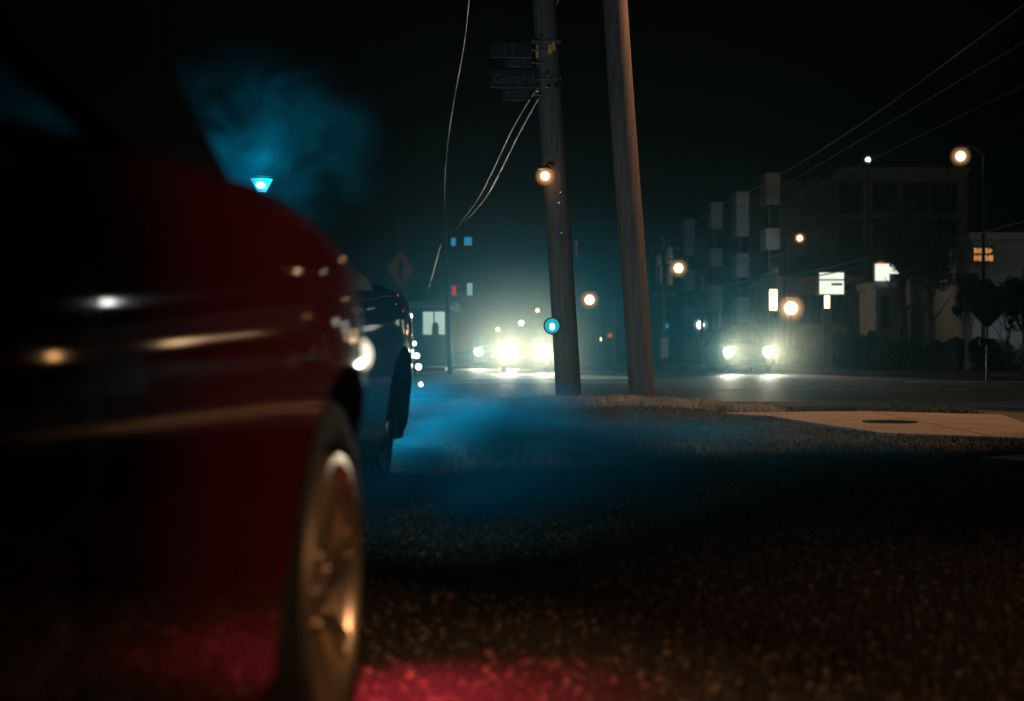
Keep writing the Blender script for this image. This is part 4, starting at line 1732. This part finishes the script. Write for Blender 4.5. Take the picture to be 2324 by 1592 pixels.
leafy_tree(2050, 58, 7.6, (1.15, 1.9), 5.2, 5200, 'tall dark tree covering the right half of the apartment block')
leafy_tree(2112, 60, 6.2, (1.2, 1.4), 4.6, 4200, 'shorter dark tree above the lit curtained windows')
leafy_tree(2196, 55, 3.9, (.55, .8), 2.9, 2200, 'small round dark tree at the corner of the white building')
leafy_tree(2330, 44, 3.4, (1.1, .7), 2.3, 3600, 'spreading dark tree in front of the white wall')


def bare_tree(px, Y, h, label):
    root = thing('bare_tree', (bx(px, Y), Y, -.05), label, 'tree')
    g = MB()

    def br(p, d, l_, r_, lev):
        q = p + d * l_
        mid = p + d * l_ * .5 + Vector((random.uniform(-.05, .05), random.uniform(-.05, .05), 0)) * l_
        g.tube([p, mid, q], [r_, r_ * .8, r_ * .6], 6)
        if lev == 0:
            return
        for k in range(3 if lev > 1 else 4):
            nd = (d + Vector((random.uniform(-.7, .7), random.uniform(-.7, .7), random.uniform(.0, .4)))).normalized()
            br(q if k else mid, nd, l_ * random.uniform(.6, .8), r_ * .55, lev - 1)
    br(Vector((0, 0, 0)), Vector((0, 0, 1)), h * .35, .06, 4)
    tr = g.build('trunk', bark, root, smooth=60)
    return root


bare_tree(2288, 48, 3.0, 'leafless young tree against the white building')


def hedge(px0, px1, Y, h, n, label):
    x0, x1 = bx(px0, Y), bx(px1, Y)
    V, F = [], []
    for i in range(n):
        t = random.uniform(0, 1)
        hh = h * (.82 + .18 * math.sin(t * 17) * math.cos(t * 7))
        a_ = random.uniform(0, PI)
        p = Vector(((x1 - x0) * (t - .5), -math.cos(a_) * .5 * random.uniform(.7, 1), hh * random.uniform(0, 1) if random.random() < .6 else hh * (.7 + .3 * math.sin(a_))))
        a = Vector((random.uniform(-1, 1), random.uniform(-1, 1), random.uniform(-1, 1))).normalized() * random.uniform(.05, .12)
        b = a.orthogonal().normalized() * a.length * .5
        o_ = len(V)
        V += [p - a, p + b, p + a, p - b]
        F.append((o_, o_ + 1, o_ + 2, o_ + 3))
    g = MB()
    g.add(V, F)
    o = g.build('hedge', foliage, loc=((x0 + x1) / 2, Y, -.05))
    return tag(o, label, 'hedge', 'clipped hedges along the far pavement')


hedge(1895, 1995, 58, 1.55, 4200, 'clipped hedge below the white pylon sign')
hedge(2000, 2200, 56, 1.25, 7000, 'long hedge below the curtained shop windows')
hedge(2205, 2420, 52, 1.25, 7000, 'hedge along the foot of the white building')
hedge(1770, 1890, 64, 1.05, 4200, 'hedge below the bright street lamp')


# ------------------------------------------------------------------ smoke and haze
def smoke_mat(name, col, density, scale, g_=.35, lo=.35, hi=.75, stretch=(1, 1, 1)):
    m = bpy.data.materials.new(name)
    m.use_nodes = True
    t = m.node_tree
    t.nodes.remove(t.nodes['Principled BSDF'])
    v = t.nodes.new('ShaderNodeVolumePrincipled')
    v.inputs['Color'].default_value = (*col, 1)
    v.inputs['Anisotropy'].default_value = g_
    tc = t.nodes.new('ShaderNodeTexCoord')
    # radial falloff in the cloud's own space (unit ball)
    ln = t.nodes.new('ShaderNodeVectorMath')
    ln.operation = 'LENGTH'
    t.links.new(tc.outputs['Object'], ln.inputs[0])
    mr = t.nodes.new('ShaderNodeMapRange')
    mr.interpolation_type = 'SMOOTHSTEP'
    mr.inputs['From Min'].default_value = 1.0
    mr.inputs['From Max'].default_value = 0.15
    t.links.new(ln.outputs['Value'], mr.inputs['Value'])
    n = t.nodes.new('ShaderNodeTexNoise')
    n.inputs['Scale'].default_value = scale
    n.inputs['Detail'].default_value = 3
    n.inputs['Distortion'].default_value = .6
    mp = t.nodes.new('ShaderNodeMapping')
    mp.inputs['Scale'].default_value = stretch
    t.links.new(tc.outputs['Object'], mp.inputs[0])
    t.links.new(mp.outputs[0], n.inputs['Vector'])
    mr2 = t.nodes.new('ShaderNodeMapRange')
    mr2.interpolation_type = 'SMOOTHSTEP'
    mr2.inputs['From Min'].default_value = lo
    mr2.inputs['From Max'].default_value = hi
    t.links.new(n.outputs['Fac'], mr2.inputs['Value'])
    mu = t.nodes.new('ShaderNodeMath')
    mu.operation = 'MULTIPLY'
    t.links.new(mr.outputs[0], mu.inputs[0])
    t.links.new(mr2.outputs[0], mu.inputs[1])
    m2 = t.nodes.new('ShaderNodeMath')
    m2.operation = 'MULTIPLY'
    m2.inputs[1].default_value = density
    t.links.new(mu.outputs[0], m2.inputs[0])
    t.links.new(m2.outputs[0], v.inputs['Density'])
    t.links.new(v.outputs[0], t.nodes['Material Output'].inputs['Volume'])
    return m


BLUE_SMOKE = (0.003, 0.35, 0.62)


def smoke(loc, rad, mat, label):
    bm = bmesh.new()
    bmesh.ops.create_icosphere(bm, subdivisions=3, radius=1)
    me = bpy.data.meshes.new('smoke')
    bm.to_mesh(me)
    bm.free()
    me.materials.append(mat)
    o = bpy.data.objects.new('smoke', me)
    COL.objects.link(o)
    o.location = loc
    o.scale = rad
    return tag(o, label, 'smoke', kind='stuff')


smoke((-.15, 7.9, .08), (1.35, 4.6, .52), smoke_mat('smoke_low', BLUE_SMOKE, 2.4, 2.3, g_=0, lo=.30, hi=.74), 'blue smoke drifting low over the grass beside the slate car')
smoke((-.50, 5.4, .70), (.42, 1.7, .42), smoke_mat('smoke_side', BLUE_SMOKE, .5, 1.6, g_=0), 'faint blue smoke along the flank of the slate car')
smoke((1.3, 9.2, .04), (1.7, 2.6, .27), smoke_mat('smoke_low_thin', BLUE_SMOKE, 1.2, 2.2, g_=0), 'thin blue smoke spreading right over the grass')
smoke((-2.25, 12.6, 2.5), (1.25, 2.2, .95), smoke_mat('smoke_high', BLUE_SMOKE, 1.3, 2.1, lo=.42, hi=.72), 'blue smoke plume rising above the slate car')
smoke((-4.3, 12.9, 2.7), (1.3, 2.0, .9), smoke_mat('smoke_left', BLUE_SMOKE, 2.2, 1.6), 'blue smoke seen through the window of the red car')
smoke((.8, 30, 1.0), (6.5, 13, 3.0), smoke_mat('smoke_wide', (.005, .33, .62), .050, 1.7, lo=.28, hi=.7), 'wide blue smoke veil between the poles and the headlights')
smoke((.3, 47, 1.0), (4.2, 6.5, 3.2), smoke_mat('smoke_glare', (1.0, .94, .72), .045, .9, lo=.1, hi=.6), 'pale mist round the left pair of headlights')
smoke((7.9, 45.5, .8), (3.0, 5, 2.2), smoke_mat('smoke_glare_thin', (.95, .95, .74), .04, .9, lo=.1, hi=.6), 'pale mist round the right pair of headlights')

g = MB()
g.box((0, 65, 11), (180, 160, 24.4))
hm = bpy.data.materials.new('haze')
hm.use_nodes = True
t = hm.node_tree
t.nodes.remove(t.nodes['Principled BSDF'])
v = t.nodes.new('ShaderNodeVolumePrincipled')
v.inputs['Color'].default_value = (.26, .62, .85, 1)
v.inputs['Density'].default_value = .00065
v.inputs['Anisotropy'].default_value = .93
t.links.new(v.outputs[0], t.nodes['Material Output'].inputs['Volume'])
o = g.build('haze', hm)
tag(o, 'thin night haze', 'haze', kind='stuff')
